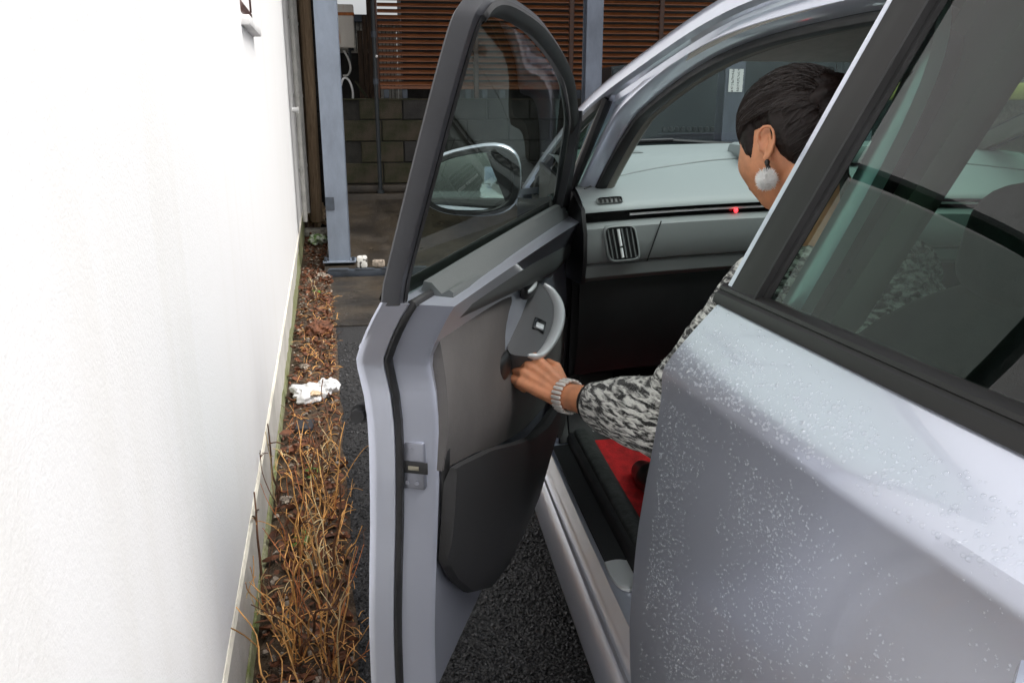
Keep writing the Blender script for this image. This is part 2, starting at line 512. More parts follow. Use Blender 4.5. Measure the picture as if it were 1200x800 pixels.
fence = empty('louvre_fence', (1.8, 8.25, 1.35), 'brown metal louvre fence standing on the block wall', 'fence')
FY = 8.14
divs = [-0.035, 0.885, 1.79, 2.665, 3.55, 4.45]
for i, x in enumerate(divs):
    b = MB(); b.rbox((x - 0.022, FY - 0.012, 1.342), (x + 0.022, FY + 0.05, 3.45), 0.004, 1); b.build('post', 'louvre_frame', fence)
for i in range(5):
    x0, x1 = divs[i] + 0.023, divs[i + 1] - 0.023
    sl = MB()
    ct, st = math.cos(R(38)), math.sin(R(38))
    # a louvre blade: tilted, with a rolled front lip
    sec = [(-0.024, -0.019), (-0.021, -0.022), (0.022, 0.012), (0.022, 0.016), (-0.023, -0.013)]
    sl.prism([(x0, FY + 0.02 + y, z) for y, z in sec], (x1 - x0, 0, 0))
    me = sl.mesh('slat', Vector((x0, FY + 0.02, 0)), 0)
    me.materials.append(MATS['louvre_brown'])
    for k in range(38):
        o = bpy.data.objects.new('slat', me); COL.objects.link(o); o.parent = fence
        o.location = Vector((x0, FY + 0.02, 1.478 + k * 0.0525)) - ORG[fence.name]
        o.rotation_euler = (R(ri.uniform(-1.2, 1.2)), 0, 0)
    b = MB(); b.rbox((x0, FY - 0.006, 1.425), (x1, FY + 0.045, 1.452), 0.003, 1); b.build('bottom_rail', 'louvre_brown', fence)
    for xx in (x0 + 0.03, x0 + 0.20, x1 - 0.08):
        b = MB(); b.rbox((xx, FY, 1.342), (xx + 0.05, FY + 0.04, 1.424), 0.004, 1); b.build('foot_bracket', 'steel_dark', fence)

# dark houses behind the fence
far = empty('far_house', (3.2, 10.4, 0), 'dark house wall behind the louvre fence', 'house')
b = MB(); b.box((0.25, 10.0, 0), (7.5, 12.0, 4.6)); b.build('wall', 'house_far', far, smooth=0)
b = MB(); b.prism([(0.0, 9.8, 4.6), (7.8, 9.8, 4.6), (7.8, 12.2, 4.6), (0.0, 12.2, 4.6)], (0, 0, 0.25)); b.build('roof', 'slate_dark', far, smooth=0)
far2 = empty('low_shed', (-0.3, 11.3, 0), 'low ribbed pale shed below the bright gap of sky', 'shed')
b = MB()
for i in range(28):
    b.box((-1.0 + i * 0.045, 11.0, 0.3), (-1.0 + i * 0.045 + 0.036, 11.06, 2.25))
b.build('ribbed_wall', 'concrete_light', far2, smooth=0)
b = MB(); b.box((-1.0, 11.02, 0.3), (0.2, 12.2, 2.2)); b.build('wall', 'house_far', far2, smooth=0)
b = MB(); b.box((-1.1, 10.9, 2.25), (0.24, 12.4, 2.33)); b.build('roof', 'steel_dark', far2, smooth=0)
# tall dark timber boards left of the fence
tim = empty('dark_timber_screen', (-0.13, 8.8, 1.3), 'narrow dark brown timber screen left of the louvre fence', 'screen')
for i, (x, w, h) in enumerate(((-0.215, 0.05, 1.98), (-0.163, 0.045, 2.12), (-0.115, 0.05, 2.9))):
    b = MB(); b.rbox((x, 8.75 - 0.012 * i, 0.5), (x + w, 8.79 - 0.012 * i, h), 0.004, 1); b.build('board', 'timber_dark', tim)
pole = empty('black_pole', (-0.048, 7.92, 0.49), 'thin black pole with a small bright cap in front of the block wall', 'pole')
b = MB(); b.tube([(-0.048, 7.92, 0.49), (-0.048, 7.92, 3.4)], 0.019, 10); b.build('tube', 'slate_dark', pole)
b = MB(); b.tube([(-0.048, 7.92, 0.49), (-0.048, 7.92, 0.52)], 0.035, 10); b.build('foot', 'slate_dark', pole)
for z in (1.46, 1.86, 2.2):
    b = MB(); b.tube([(-0.048, 7.92, z), (-0.048, 7.92, z + 0.05)], 0.025, 10); b.build('clamp', 'steel_dark', pole)
b = MB(); b.ell((-0.032, 7.895, 1.70), (0.012, 0.012, 0.012)); b.build('cap', 'white_plastic', pole)
lean = MB(); lean.tube([(-0.245, 8.5, 1.50), (-0.14, 8.4, 1.35)], 0.012, 6); tag(lean.build('leaning_stick', 'block_moss', org=(-0.14, 8.4, 1.35)), 'thin mossy stick leaning behind the low block wall', 'stick')
# meter box with a white hose
mb_ = empty('meter_box', (-0.31, 8.62, 1.8), 'white meter box with rust streaks behind the left steel column', 'meter box')
b = MB(); b.rbox((-0.40, 8.58, 1.81), (-0.236, 8.72, 2.20), 0.012); b.build('housing', 'rusty_white', mb_)
b = MB(); b.rbox((-0.41, 8.57, 2.10), (-0.23, 8.73, 2.128), 0.005); b.build('rust_band', 'rust', mb_)
b = MB(); b.tube([(-0.29, 8.64, 1.81), (-0.29, 8.64, 1.62), (-0.31, 8.66, 1.56), (-0.36, 8.66, 1.54)], 0.014, 8); b.build('cable', 'slate_dark', mb_)
b = MB(); b.tube([(-0.25, 8.64, 1.80), (-0.285, 8.64, 1.795), (-0.30, 8.64, 1.77)], 0.012, 8); b.build('cable', 'slate_dark', mb_)
b = MB(); b.tube(spline([(-0.40, 8.45, 1.40), (-0.36, 8.45, 1.52), (-0.31, 8.45, 1.515), (-0.275, 8.45, 1.42), (-0.28, 8.46, 1.30)], 6), 0.010, 8)
tag(b.build('white_hose', 'white_plastic', org=(-0.3, 8.45, 1.34)), 'looped white hose hanging behind the block wall', 'hose')
b = MB(); b.tube(spline([(-0.34, 8.5, 1.78), (-0.30, 8.48, 1.70), (-0.285, 8.48, 1.62), (-0.31, 8.48, 1.56), (-0.36, 8.48, 1.55)], 6), 0.010, 8)
tag(b.build('grey_conduit', 'grey_pipe', org=(-0.3, 8.48, 1.55)), 'short grey conduit curling below the meter box', 'conduit')
nb = empty('neighbour_wall', (-0.5, 9.3, 0), 'dark grey wall behind the meter box', 'wall')
b = MB(); b.box((-0.62, 9.3, 0), (-0.03, 9.45, 1.80)); b.build('wall_slab', 'house_far', nb, smooth=0)
b = MB(); b.box((-0.64, 9.28, 1.80), (-0.01, 9.47, 1.84)); b.build('coping', 'concrete_light', nb, smooth=0)

# timber post and dark gap at the end of the white wall
tp = empty('timber_post', (-0.69, 8.6, 0), 'weathered brown timber post between white wall and steel column', 'post')
b = MB(); b.tube([(-0.705, 8.62, 0.15), (-0.695, 8.61, 1.0), (-0.688, 8.6, 2.0), (-0.70, 8.6, 3.4)], [0.062, 0.058, 0.06, 0.06], 8); b.build('shaft', 'timber', tp)
bk = empty('brick_pier', (-0.60, 9.0, 0), 'narrow dark brick pier behind the timber post', 'pier')
for k in range(24):
    b = MB(); b.rbox((-0.70, 8.9, 0.1 + k * 0.14), (-0.575, 9.05, 0.228 + k * 0.14), 0.006, 1); b.build('brick', 'block_grey', bk)
b = MB(); b.box((-0.69, 8.912, 0.05), (-0.585, 9.04, 3.4)); b.build('mortar', 'mortar', bk, smooth=0)
gp = empty('dark_boarding', (-0.80, 9.3, 0), 'dark timber boarding in the gap at the end of the white wall', 'boarding')
for k in range(5):
    b = MB(); b.rbox((-1.05 + k * 0.075, 9.2, 0), (-0.98 + k * 0.075, 9.23, 3.6), 0.004, 1); b.build('board', 'timber_dark', gp)

# steel columns
def column(x, y, label, h=3.6, sm='steel_blue', z0=0.0, w=0.083):
    c = empty('steel_column', (x, y, z0), label, 'column', group='blue grey steel columns')
    # rolled H-section
    b = MB(); b.rbox((x - w, y - w, z0), (x + w, y - w + 0.012, h), 0.003, 1); b.build('front_flange', sm, c)
    b = MB(); b.rbox((x - w, y + w - 0.012, z0), (x + w, y + w, h), 0.003, 1); b.build('rear_flange', sm, c)
    b = MB(); b.box((x - 0.006, y - w + 0.0125, z0), (x + 0.006, y + w - 0.0125, h)); b.build('web', sm, c, smooth=0)
    b = MB(); b.rbox((x - w - 0.045, y - w - 0.03, z0), (x + w + 0.045, y + w + 0.03, z0 + 0.014), 0.003, 1); b.build('base_plate', sm, c)
    for sx in (-1, 1):
        b = MB(); b.tube([(x + sx * (w + 0.025), y - w - 0.012, z0 + 0.014), (x + sx * (w + 0.025), y - w - 0.012, z0 + 0.045)], 0.012, 6); b.build('bolt', 'steel_dark', c)
    return c
cl = column(-0.385, 6.72, 'pale blue grey steel column beside the end of the white wall', z0=0.085)
b = MB(); b.rbox((-0.468, 6.630, 0.50), (-0.40, 6.6365, 0.60), 0.002, 1); b.build('grey_patch', 'steel_dark', cl)
column(1.655, 6.75, 'blue grey steel column right of the open front door', z0=0.09, w=0.066, sm='steel_blue_shaded')
c3 = column(2.80, 6.7, 'blue grey steel column with a white notice seen through the windscreen', z0=0.085, sm='steel_blue_shaded')
# beam that the columns carry
beam = empty('carport_beam', (1.2, 6.72, 3.6), 'blue grey steel beam carried by the steel columns', 'beam')
b = MB(); b.rbox((-0.6, 6.62, 3.601), (5.2, 6.82, 3.76), 0.004, 1); b.build('beam_profile', 'steel_blue', beam)
crf = empty('added_shade_roof', (2.3, 7.7, 3.76), 'added dark ribbed metal roof, out of view, that shades the louvre fence', 'roof')  # unseen roof, added to keep sky light off the fence and shed
b = MB()
rows = [[(x, y, 3.78 + 0.05 * (y - 6.4) + 0.015 * math.cos(x * 40)) for x in [-0.65 + 6.2 * i / 240 for i in range(241)]] for y in (6.45, 9.6)]
b.slab(rows, (0, 0, 0.004)); b.build('ribbed_sheet', 'steel_dark', crf, smooth=60)
b = MB(); b.rbox((-0.65, 9.45, 3.62), (5.55, 9.6, 3.90), 0.004, 1); b.build('rear_beam', 'steel_blue', crf)
# notice: flat print, rows of small characters that cannot be read
m = mat('notice_print', (0.75, 0.76, 0.74), 0.6)
n, l = m.node_tree.nodes, m.node_tree.links
tc = n.new('ShaderNodeTexCoord'); mp = n.new('ShaderNodeMapping'); mp.inputs['Scale'].default_value = (42, 1, 1)
w1 = n.new('ShaderNodeTexWave'); w1.bands_direction = 'X'; w1.inputs['Scale'].default_value = 0.155
l.new(tc.outputs['Object'], mp.inputs['Vector']); l.new(mp.outputs[0], w1.inputs['Vector'])
nz = n.new('ShaderNodeTexNoise'); nz.inputs['Scale'].default_value = 130; nz.inputs['Detail'].default_value = 1
l.new(tc.outputs['Object'], nz.inputs['Vector'])
g1 = n.new('ShaderNodeMath'); g1.operation = 'GREATER_THAN'; g1.inputs[1].default_value = 0.62; l.new(w1.outputs['Fac'], g1.inputs[0])
g2 = n.new('ShaderNodeMath'); g2.operation = 'GREATER_THAN'; g2.inputs[1].default_value = 0.50; l.new(nz.outputs['Fac'], g2.inputs[0])
g3 = n.new('ShaderNodeMath'); g3.operation = 'MULTIPLY'; l.new(g1.outputs[0], g3.inputs[0]); l.new(g2.outputs[0], g3.inputs[1])
mxc = n.new('ShaderNodeMix'); mxc.data_type = 'RGBA'; mxc.inputs['A'].default_value = (0.75, 0.76, 0.74, 1); mxc.inputs['B'].default_value = (0.12, 0.12, 0.12, 1)
l.new(g3.outputs[0], mxc.inputs['Factor']); l.new(mxc.outputs['Result'], n['Principled BSDF'].inputs['Base Color'])
b = MB(); b.rbox((2.745, 6.611, 1.385), (2.865, 6.6165, 1.56), 0.001, 1)
tag(b.build('paper_notice', 'notice_print', org=(2.80, 6.61, 1.39)), 'white paper notice taped to the steel column, seen through the windscreen', 'notice')

# slate metal shed seen through the windscreen
sh = empty('metal_shed', (3.4, 7.4, 0), 'dark slate metal shed with vent grille and round lock, seen through the windscreen', 'shed')
def sh_top(x): return 1.60 + 0.12 * (x - 1.95)
b = MB(); b.prism([(1.95, 7.25, 0), (6.2, 7.25, 0), (6.2, 7.25, sh_top(6.2)), (1.95, 7.25, sh_top(1.95))], (0, 0.7, 0)); b.build('cabinet', 'slate_panel', sh, smooth=0)
for x0, x1 in ((1.96, 2.98), (3.0, 4.05), (4.07, 5.1), (5.12, 6.19)):
    b = MB(); b.rbox((x0, 7.235, 0.05), (x1, 7.2495, sh_top(x0) - 0.02), 0.004, 1); b.build('panel', 'slate_panel', sh)
for q in range(9):
    b = MB(); b.rbox((2.42 + q * 0.055, 7.222, 1.06), (2.455 + q * 0.055, 7.236, 1.10), 0.003, 1); b.build('vent_slot', 'slate_dark', sh)
b = MB(); b.rbox((2.38, 7.226, 1.035), (2.96, 7.2345, 1.048), 0.002, 1); b.build('vent_lip', 'steel_dark', sh)
b = MB(); b.tube([(2.05, 7.2345, 1.03), (2.05, 7.205, 1.03)], 0.032, 16); lk = b.build('lock_ring', 'slate_dark', sh)
b = MB(); b.tube([(2.05, 7.2045, 1.03), (2.05, 7.190, 1.03)], 0.016, 14); b.build('lock_barrel', 'grey_pipe', lk)
# yellow padded bar at the back right
yb = empty('yellow_bar', (4.9, 6.4, 0), 'pale yellow guard bar seen through rear window and windscreen', 'bar')
b = MB(); b.rbox((3.25, 5.6, 1.32), (5.9, 5.68, 1.44), 0.02); b.build('padding', 'yellow_paint', yb)
for x in (3.45, 5.7):
    b = MB(); b.tube([(x, 5.72, 0), (x, 5.72, 1.42)], 0.03, 10); b.build('leg', 'steel_blue', yb)
# side boundary wall on the right of the parking space
rw = empty('right_boundary_wall', (5.4, 2.0, 0), 'plain grey wall beyond the far side of the car', 'wall')
b = MB(); b.box((5.3, -7, 0), (5.45, 7.2, 2.2)); b.build('wall_slab', 'concrete_light', rw, smooth=0)
b = MB(); b.box((5.27, -7, 2.2), (5.48, 7.2, 2.26)); b.build('coping', 'base_concrete', rw, smooth=0)
# ================================================================== CAR
def paint():
    m = mat('paint', (0.68, 0.715, 0.83), 0.29, metal=0.70, coat=1.0, coat_rough=0.03)
    n, l = m.node_tree.nodes, m.node_tree.links
    p = n['Principled BSDF']
    tc = n.new('ShaderNodeTexCoord')
    v = n.new('ShaderNodeTexNoise'); v.inputs['Scale'].default_value = 900; v.inputs['Detail'].default_value = 1
    l.new(tc.outputs['Object'], v.inputs['Vector'])
    b = n.new('ShaderNodeBump'); b.inputs['Strength'].default_value = 0.03; b.inputs['Distance'].default_value = 0.0005
    l.new(v.outputs['Fac'], b.inputs['Height']); l.new(b.outputs[0], p.inputs['Normal'])
paint()
mat('door_frame_black', (0.030, 0.031, 0.036), 0.38, var=0.1)
mat('applique', (0.014, 0.0135, 0.013), 0.42, spec=0.28, bump=0.04, bscale=500, bdist=0.001)
mat('rubber', (0.012, 0.012, 0.013), 0.55, var=0.3, vscale=20)
mat('rubber_grey', (0.035, 0.038, 0.037), 0.6, var=0.35, vscale=30, bump=0.2, bscale=80)
mat('moulding', (0.014, 0.0137, 0.0135), 0.36, spec=0.35)
mat('chrome', (0.75, 0.76, 0.78), 0.12, metal=1.0)
mat('dash_light', (0.25, 0.275, 0.28), 0.55, bump=0.18, bscale=420, bdist=0.0012)
mat('dash_face', (0.19, 0.205, 0.206), 0.55, bump=0.18, bscale=420, bdist=0.0012)
mat('black_plastic', (0.010, 0.010, 0.011), 0.45, var=0.2)
mat('gloss_black', (0.008, 0.008, 0.009), 0.10)
mat('silver_trim', (0.66, 0.69, 0.70), 0.35, metal=0.35)
mat('trim_grey', (0.075, 0.083, 0.083), 0.6, bump=0.25, bscale=380, bdist=0.0015)
mat('trim_card', (0.10, 0.094, 0.092), 0.75, bump=0.3, bscale=300, bdist=0.0015, var=0.06, vscale=12)
mat('switch_panel', (0.075, 0.077, 0.08), 0.5, bump=0.15, bscale=400, bdist=0.001)
mat('bright_strip', (0.88, 0.89, 0.90), 0.5)
mat('trim_dark', (0.022, 0.022, 0.023), 0.6, bump=0.25, bscale=300, bdist=0.0015)
mat('pillar_trim', (0.20, 0.192, 0.17), 0.8, bump=0.15, bscale=400, bdist=0.001)
mat('headliner', (0.42, 0.41, 0.385), 0.95, bump=0.35, bscale=220, bdist=0.002, var=0.06, vscale=40)
mat('seat_fabric', (0.032, 0.035, 0.034), 0.9, bump=0.3, bscale=500, bdist=0.002, var=0.15, vscale=30)
mat('belt_webbing', (0.10, 0.105, 0.10), 0.7, bump=0.3, bscale=600)
mat('carpet', (0.012, 0.012, 0.012), 0.95, bump=0.5, bscale=300)
mat('red_mat', (0.42, 0.010, 0.012), 0.9, bump=0.7, bscale=260, bdist=0.003, var=0.25, vscale=30)
mat('tyre', (0.012, 0.012, 0.012), 0.7, bump=0.2, bscale=60)
mat('alloy', (0.42, 0.43, 0.45), 0.3, metal=0.9)
mat('lamp_red', (0.4, 0.01, 0.01), 0.15, coat=1)
mat('lamp_clear', (0.55, 0.57, 0.6), 0.08, metal=0.5, coat=1)
mat('mirror_glass', (0.80, 0.86, 0.86), 0.02, metal=1.0)
mat('latch_plate', (0.25, 0.26, 0.30), 0.4, metal=0.7)
mat('steel_latch', (0.30, 0.28, 0.22), 0.35, metal=0.9)
emit('red_led', (1.0, 0.03, 0.04), 2.0)
glass('side_glass', (0.30, 0.45, 0.38), 1.48)
glass('door_glass', (0.64, 0.74, 0.69), 1.45, refl=0.36)
glass('screen_glass', (0.70, 0.80, 0.79), 1.45, refl=0.28)
glass('water', (0.96, 0.97, 0.98), 1.6, base=0.07)

CX = 1.27                                     # centre line of the car
car = empty('car', (CX, 1.2, 0), 'silver blue hatchback with its passenger door open, wet with raindrops', 'car')

PROF = smoothtab([(-0.76, 0.43), (-0.68, 0.392), (-0.60, 0.3815), (-0.485, 0.3790), (-0.385, 0.3820), (-0.30, 0.3860), (-0.20, 0.3915), (-0.11, 0.3945), (-0.05, 0.3925), (-0.012, 0.3870)])
def zc(y): return 0.934 + (0.094 * (1.1 - y) if y < 1.1 else -0.045 * (y - 1.1))
def zb(y): return 1.040 + (0.036 * (1.06 - y) if y < 1.06 else -0.020 * (y - 1.06))
def plan(y):
    t = (y - 1.1) / 1.2
    return 0.014 * t * t + (0.0045 * t ** 6 if t < 0 else 0.0020 * t ** 6)
def S(y, z):
    """left body side below the belt"""
    d = z - zc(y)
    if d <= -0.012:
        x = interp(d, PROF)
    else:
        top = zb(y) - zc(y)
        if d < 0.006:
            x = lerp(0.3870, 0.389, (d + 0.012) / 0.018)
        else:
            f = (d - 0.006) / max(1e-4, top - 0.006)
            x = 0.389 + 0.060 * (0.82 * f + 0.18 * f * f)
    return x + plan(y)
CREST = [(-0.95, 0.66, 1.10), (-0.5, 0.62, 1.27), (0.0, 0.62, 1.40), (0.5, 0.625, 1.475), (1.0, 0.625, 1.506), (1.3, 0.614, 1.500), (1.512, 0.597, 1.477),
         (1.795, 0.580, 1.424), (2.18, 0.552, 1.335), (2.5, 0.532, 1.230), (2.8, 0.515, 1.112), (3.02, 0.505, 1.02)]
CT = [(p.x, p.y, p.z) for p in spline(CREST, 8)]
def crest(y): return Vector((interp(y, [(a, b_) for a, b_, c in CT]), y, interp(y, [(a, c) for a, b_, c in CT])))
def xb(y): return S(y, zb(y))
def G(y, z):
    c = crest(y)
    f = (z - zb(y)) / max(0.02, c.z - zb(y))
    f = max(0, min(1.1, f))
    return lerp(xb(y), c.x, f)
def side(y, z): return S(y, z) if z <= zb(y) else G(y, z)
def inw(y, z):
    """unit inward normal of the left side, in the XZ plane"""
    e = 0.01
    dx = side(y, z + e) - side(y, z - e)
    return Vector((2 * e, 0, -dx)).normalized()
def mirror(rows): return [[(2 * CX - p[0], p[1], p[2]) for p in r] for r in rows]

YR_F, YR_R = 1.13, 0.02
def edge_y(z):                                # front edge of the rear door
    return interp(z, [(0.2, 1.14), (0.33, 1.16), (0.45, 1.18), (0.62, 1.18), (0.72, 1.165), (0.82, 1.14), (0.92, 1.105), (0.985, 1.075), (1.04, 1.055), (1.10, 1.041), (1.42, 0.965), (1.6, 0.925)])
AXF, AXR, ZW, RWH = 2.78, -0.03, 0.31, 0.31
def arch(y, ax):
    r = 0.375
    d = abs(y - ax)
    return ZW + math.sqrt(r * r - d * d) if d < r else 0

def side_grid(yf, yr, ns, zlow, ztop, nt=20, sfn=S, rows_extra=True):
    """rows run along y, columns from bottom to top with a column pair on the crease"""
    rows = []
    for i in range(ns + 1):
        s = i / ns
        row = []
        ym = lerp(yf(0.6), yr(0.6), s)
        zl, zt = zlow(ym), ztop(ym)
        c = zc(ym)
        ts = []
        if zl < c - 0.05 and zt > c + 0.02:
            ts = [lerp(zl, c - 0.012, k / (nt - 6)) for k in range(nt - 6)] + [c - 0.012, c - 0.006, c, c + 0.006] + [lerp(c + 0.006, zt, (k + 1) / 5) for k in range(5)]
        else:
            ts = [lerp(zl, zt, k / (nt + 2)) for k in range(nt + 3)]
        for z in ts:
            y = lerp(yf(z), yr(z), s)
            row.append((sfn(y, z), y, z))
        rows.append(row)
    return rows

# ---- rear door ----------------------------------------------------
def rr_y(z): return 0.30 if z < 0.3 else interp(z, [(0.3, 0.33), (0.55, 0.30), (0.75, 0.18), (0.95, 0.10), (1.04, 0.08)])
rows = side_grid(edge_y, rr_y, 36, lambda y: 0.345, lambda y: zb(y - 0.15) - 0.001, 24)
b = MB(); b.slab(rows, lambda p: inw(p[1], p[2]) * 0.045)
rear_door = b.build('rear_door', 'paint', car, smooth=30, org=(0.40, 1.12, 0.34))
# front edge: folded hem that catches the light, from belt to the roof (window frame)
pts = [(G(edge_y(z), z) - 0.001, edge_y(z), z) for z in [1.035 + 0.43 * i / 24 for i in range(25)]]
b = MB()
rows = []
for x, y, z in pts:
    nn = inw(y, z)
    o = Vector((x, y, z))
    rows.append([tuple(o + nn * 0.012 + Vector((0, -0.012, 0))), tuple(o + Vector((0, -0.008, 0))), tuple(o + Vector((0, 0.003, 0))), tuple(o + nn * 0.006 + Vector((0, 0.007, 0))), tuple(o + nn * 0.04 + Vector((0, 0.006, 0))), tuple(o + nn * 0.045 + Vector((0, -0.01, 0)))])
b.grid(rows, cv=True)
b.build('frame_edge', 'paint', rear_door, smooth=50)
# black applique on the pillar
def gl_y(z): return edge_y(z) - 0.078
rows = []
for i in range(25):
    z = 1.052 + 0.42 * i / 24
    rows.append([(G(lerp(edge_y(z) - 0.009, gl_y(z), k / 5), z) - 0.003 * math.sin(math.pi * min(1, k / 5 + 0.1)), lerp(edge_y(z) - 0.009, gl_y(z), k / 5), z) for k in range(6)])
b = MB(); b.slab(rows, lambda p: inw(p[1], p[2]) * 0.012); b.build('pillar_cover', 'applique', rear_door, smooth=30)
# window run channel
rows = []
for i in range(25):
    z = 1.050 + 0.42 * i / 24
    row = []
    for k, (dy, dn) in enumerate(((-0.002, 0.002), (-0.004, -0.003), (-0.011, -0.004), (-0.013, 0.004), (-0.020, 0.004), (-0.022, 0.010), (-0.003, 0.014))):
        y = gl_y(z) + dy
        row.append(tuple(Vector((G(y, z), y, z)) + inw(y, z) * dn))
    rows.append(row)
b = MB(); b.grid(rows, cv=True); b.build('window_channel', 'rubber', rear_door, smooth=40)
# belt moulding
rows = []
for i in range(41):
    y = lerp(1.066, 0.05, i / 40)
    z0 = zb(y)
    sec = [(-0.0015, -0.005), (-0.0075, -0.003), (-0.0085, 0.005), (-0.0075, 0.0105), (-0.004, 0.0125), (-0.0035, 0.0135), (-0.0055, 0.0155), (-0.005, 0.0195), (0.003, 0.023), (0.014, 0.022), (0.014, -0.005)]
    rows.append([(xb(y) + dx + 0.36 * dz, y, z0 + dz) for dx, dz in sec])
b = MB(); b.grid(rows, cv=True)
k0 = 0
b.f.append(tuple(range(11))); b.f.append(tuple(40 * 11 + j for j in range(11)))
b.build('belt_moulding', 'moulding', rear_door, smooth=35)
# rear window pane
def rtop(y): return crest(y).z - 0.062
rows = []
for i in range(31):
    f = i / 30
    row = []
    for k in range(13):
        t = k / 12
        yy = lerp(1.0, 0.10, f)
        z = lerp(zb(yy) + 0.02, rtop(yy), t)
        y = lerp(gl_y(z) + 0.002, 0.10 - 0.10 * 0, f)
        row.append(tuple(Vector((G(y, z), y, z)) + inw(y, z) * 0.009))
    rows.append(row)
b = MB(); b.grid(rows); b.build('window_glass', 'side_glass', rear_door, smooth=60)
# upper frame of the rear door
rows = []
for i in range(31):
    y = lerp(1.02, 0.06, i / 30)
    zt = rtop(y)
    row = []
    for dz, dn in ((-0.006, 0.0), (0.0, -0.006), (0.022, -0.006), (0.028, 0.0), (0.028, 0.03), (-0.006, 0.03)):
        row.append(tuple(Vector((G(y, zt + dz), y, zt + dz)) + inw(y, zt) * dn))
    rows.append(row)
b = MB(); b.grid(rows, cv=True); b.build('upper_frame', 'door_frame_black', rear_door, smooth=40)
b = MB()
rows = [[tuple(Vector((G(y, z), y, z)) + inw(y, z) * dn) for y, dn in ((0.13, 0.0), (0.13, 0.012), (0.06, 0.012), (0.06, 0.0))] for z in [1.07 + 0.30 * i / 10 for i in range(11)]]
b.grid(rows, cv=True); b.build('rear_frame', 'door_frame_black', rear_door, smooth=40)
b = MB(); b.tube([(S(0.40, 0.945) + 0.004, 0.40, 0.945), (S(0.38, 0.95) - 0.028, 0.37, 0.95), (S(0.28, 0.955) - 0.032, 0.28, 0.957), (S(0.2, 0.96) - 0.028, 0.19, 0.962), (S(0.17, 0.965) + 0.004, 0.165, 0.963)], [0.012, 0.013, 0.013, 0.013, 0.012], 10, flat=0.8)
b.build('door_handle', 'paint', rear_door)
# inner trim of the rear door
rows = [[(S(y, z) + 0.085 - 0.02 * math.sin((z - 0.35) / 0.7 * 3.1), y, z) for z in [0.37 + 0.67 * k / 12 for k in range(13)]] for y in [1.07 - 0.95 * i / 16 for i in range(17)]]
b = MB(); b.grid(rows); b.build('inner_trim', 'trim_dark', rear_door, smooth=40)

# raindrops on the rear door
rd = random.Random(11)
b = MB()
def drop(bm, p, nrm, r, h, sx=1.0):
    nrm = nrm.normalized()
    a = nrm.orthogonal().normalized(); c = nrm.cross(a)
    vs = []
    K = 6
    for (rr_, hh) in ((1.0, -0.06), (0.88, 0.42), (0.52, 0.84)):
        for k in range(K):
            t = 2 * math.pi * k / K
            vs.append(p + (a * math.cos(t) + c * math.sin(t)) * r * rr_ + nrm * h * hh)
    vs.append(p + nrm * h)
    fs = []
    for q in range(2):
        for k in range(K):
            fs.append((q * K + k, q * K + (k + 1) % K, (q + 1) * K + (k + 1) % K, (q + 1) * K + k))
    for k in range(K): fs.append((2 * K + k, 2 * K + (k + 1) % K, 3 * K))
    bm.add(vs, fs)
cnt = 0
while cnt < 12500:
    y = rd.uniform(0.12, 1.115)
    z = rd.uniform(0.40, 1.035)
    if y > edge_y(z) - 0.006 or z > zb(y) - 0.008: continue
    up_ = z > zc(y)
    dens = noise.noise((y * 6, z * 6, 1)) * 0.5 + noise.noise((y * 17, z * 17, 5)) * 0.35
    if up_:
        if z > zb(y) - 0.03 and rd.random() < 0.7: continue
        if dens < -0.30 or rd.random() > 0.75 + dens: continue
        r = 0.0009 + 0.0022 * rd.random() ** 2.2
    else:
        if rd.random() < 0.62 + 1.2 * (-dens): continue
        if z > zc(y) - 0.05 and rd.random() < 0.75: continue
        r = 0.0006 + 0.0012 * rd.random() ** 2.5
    drop(b, Vector((S(y, z), y, z)), -inw(y, z), r, r * 0.75)
    cnt += 1
dr = b.build('raindrops', 'water', rear_door, weld=False, smooth=60)
dr['kind'] = 'stuff'; dr['label'] = 'fine raindrops beaded on the rear door'

# ---- door opening ring, pillars, roof rail -------------------------
RING = [(2.165, 0.36), (2.215, 0.44), (2.262, 0.62), (2.270, 0.80), (2.252, 0.93), (2.195, 1.07), (2.115, 1.18), (2.03, 1.262), (1.93, 1.305), (1.78, 1.352), (1.60, 1.390), (1.40, 1.412), (1.20, 1.420), (1.06, 1.418), (0.96, 1.395), (0.93, 1.30), (0.97, 1.05), (1.05, 0.75), (1.06, 0.50), (1.05, 0.36)]
rp = spline([(0, y, z) for y, z in RING], 7)
def ring_strip(sec, i0=0, i1=None):
    rows = []
    m = len(rp)
    for i in range(i0, i1 if i1 else m):
        a = rp[max(0, i - 1)]; c = rp[min(m - 1, i + 1)]
        t = (c - a).normalized()
        nrm = Vector((0, t.z, -t.y))           # outwards for this direction of travel
        p = rp[i]
        x0 = side(p.y, p.z) + 0.012
        rows.append([(x0 + dx, p.y + nrm.y * dn, p.z + nrm.z * dn) for dn, dx in sec])
    return rows
pm_ = (rp[3] - rp[1]); test = Vector((0, pm_.z, -pm_.y))
SG = 1.0 if test.y > 0 else -1.0
def rsec(l): return [(SG * a, b_) for a, b_ in l]
b = MB(); b.grid(ring_strip(rsec([(0.062, 0.012), (0.056, 0.034), (0.036, 0.038), (0.030, 0.024), (0.024, 0.019), (0.012, 0.019), (0.006, 0.026), (0.000, 0.058), (-0.004, 0.075)])))
ring = b.build('door_aperture', 'paint', car, smooth=40)
b = MB(); b.grid(ring_strip(rsec([(0.004, 0.066), (-0.004, 0.058), (-0.014, 0.060), (-0.018, 0.072), (-0.014, 0.086), (0.004, 0.090)])), cv=True)
b.build('weather_seal', 'rubber', ring, smooth=60)
b = MB(); b.grid(ring_strip(rsec([(0.0, 0.082), (-0.010, 0.084), (-0.014, 0.090), (-0.015, 0.100), (-0.004, 0.112), (0.02, 0.115)]), 28, 100))
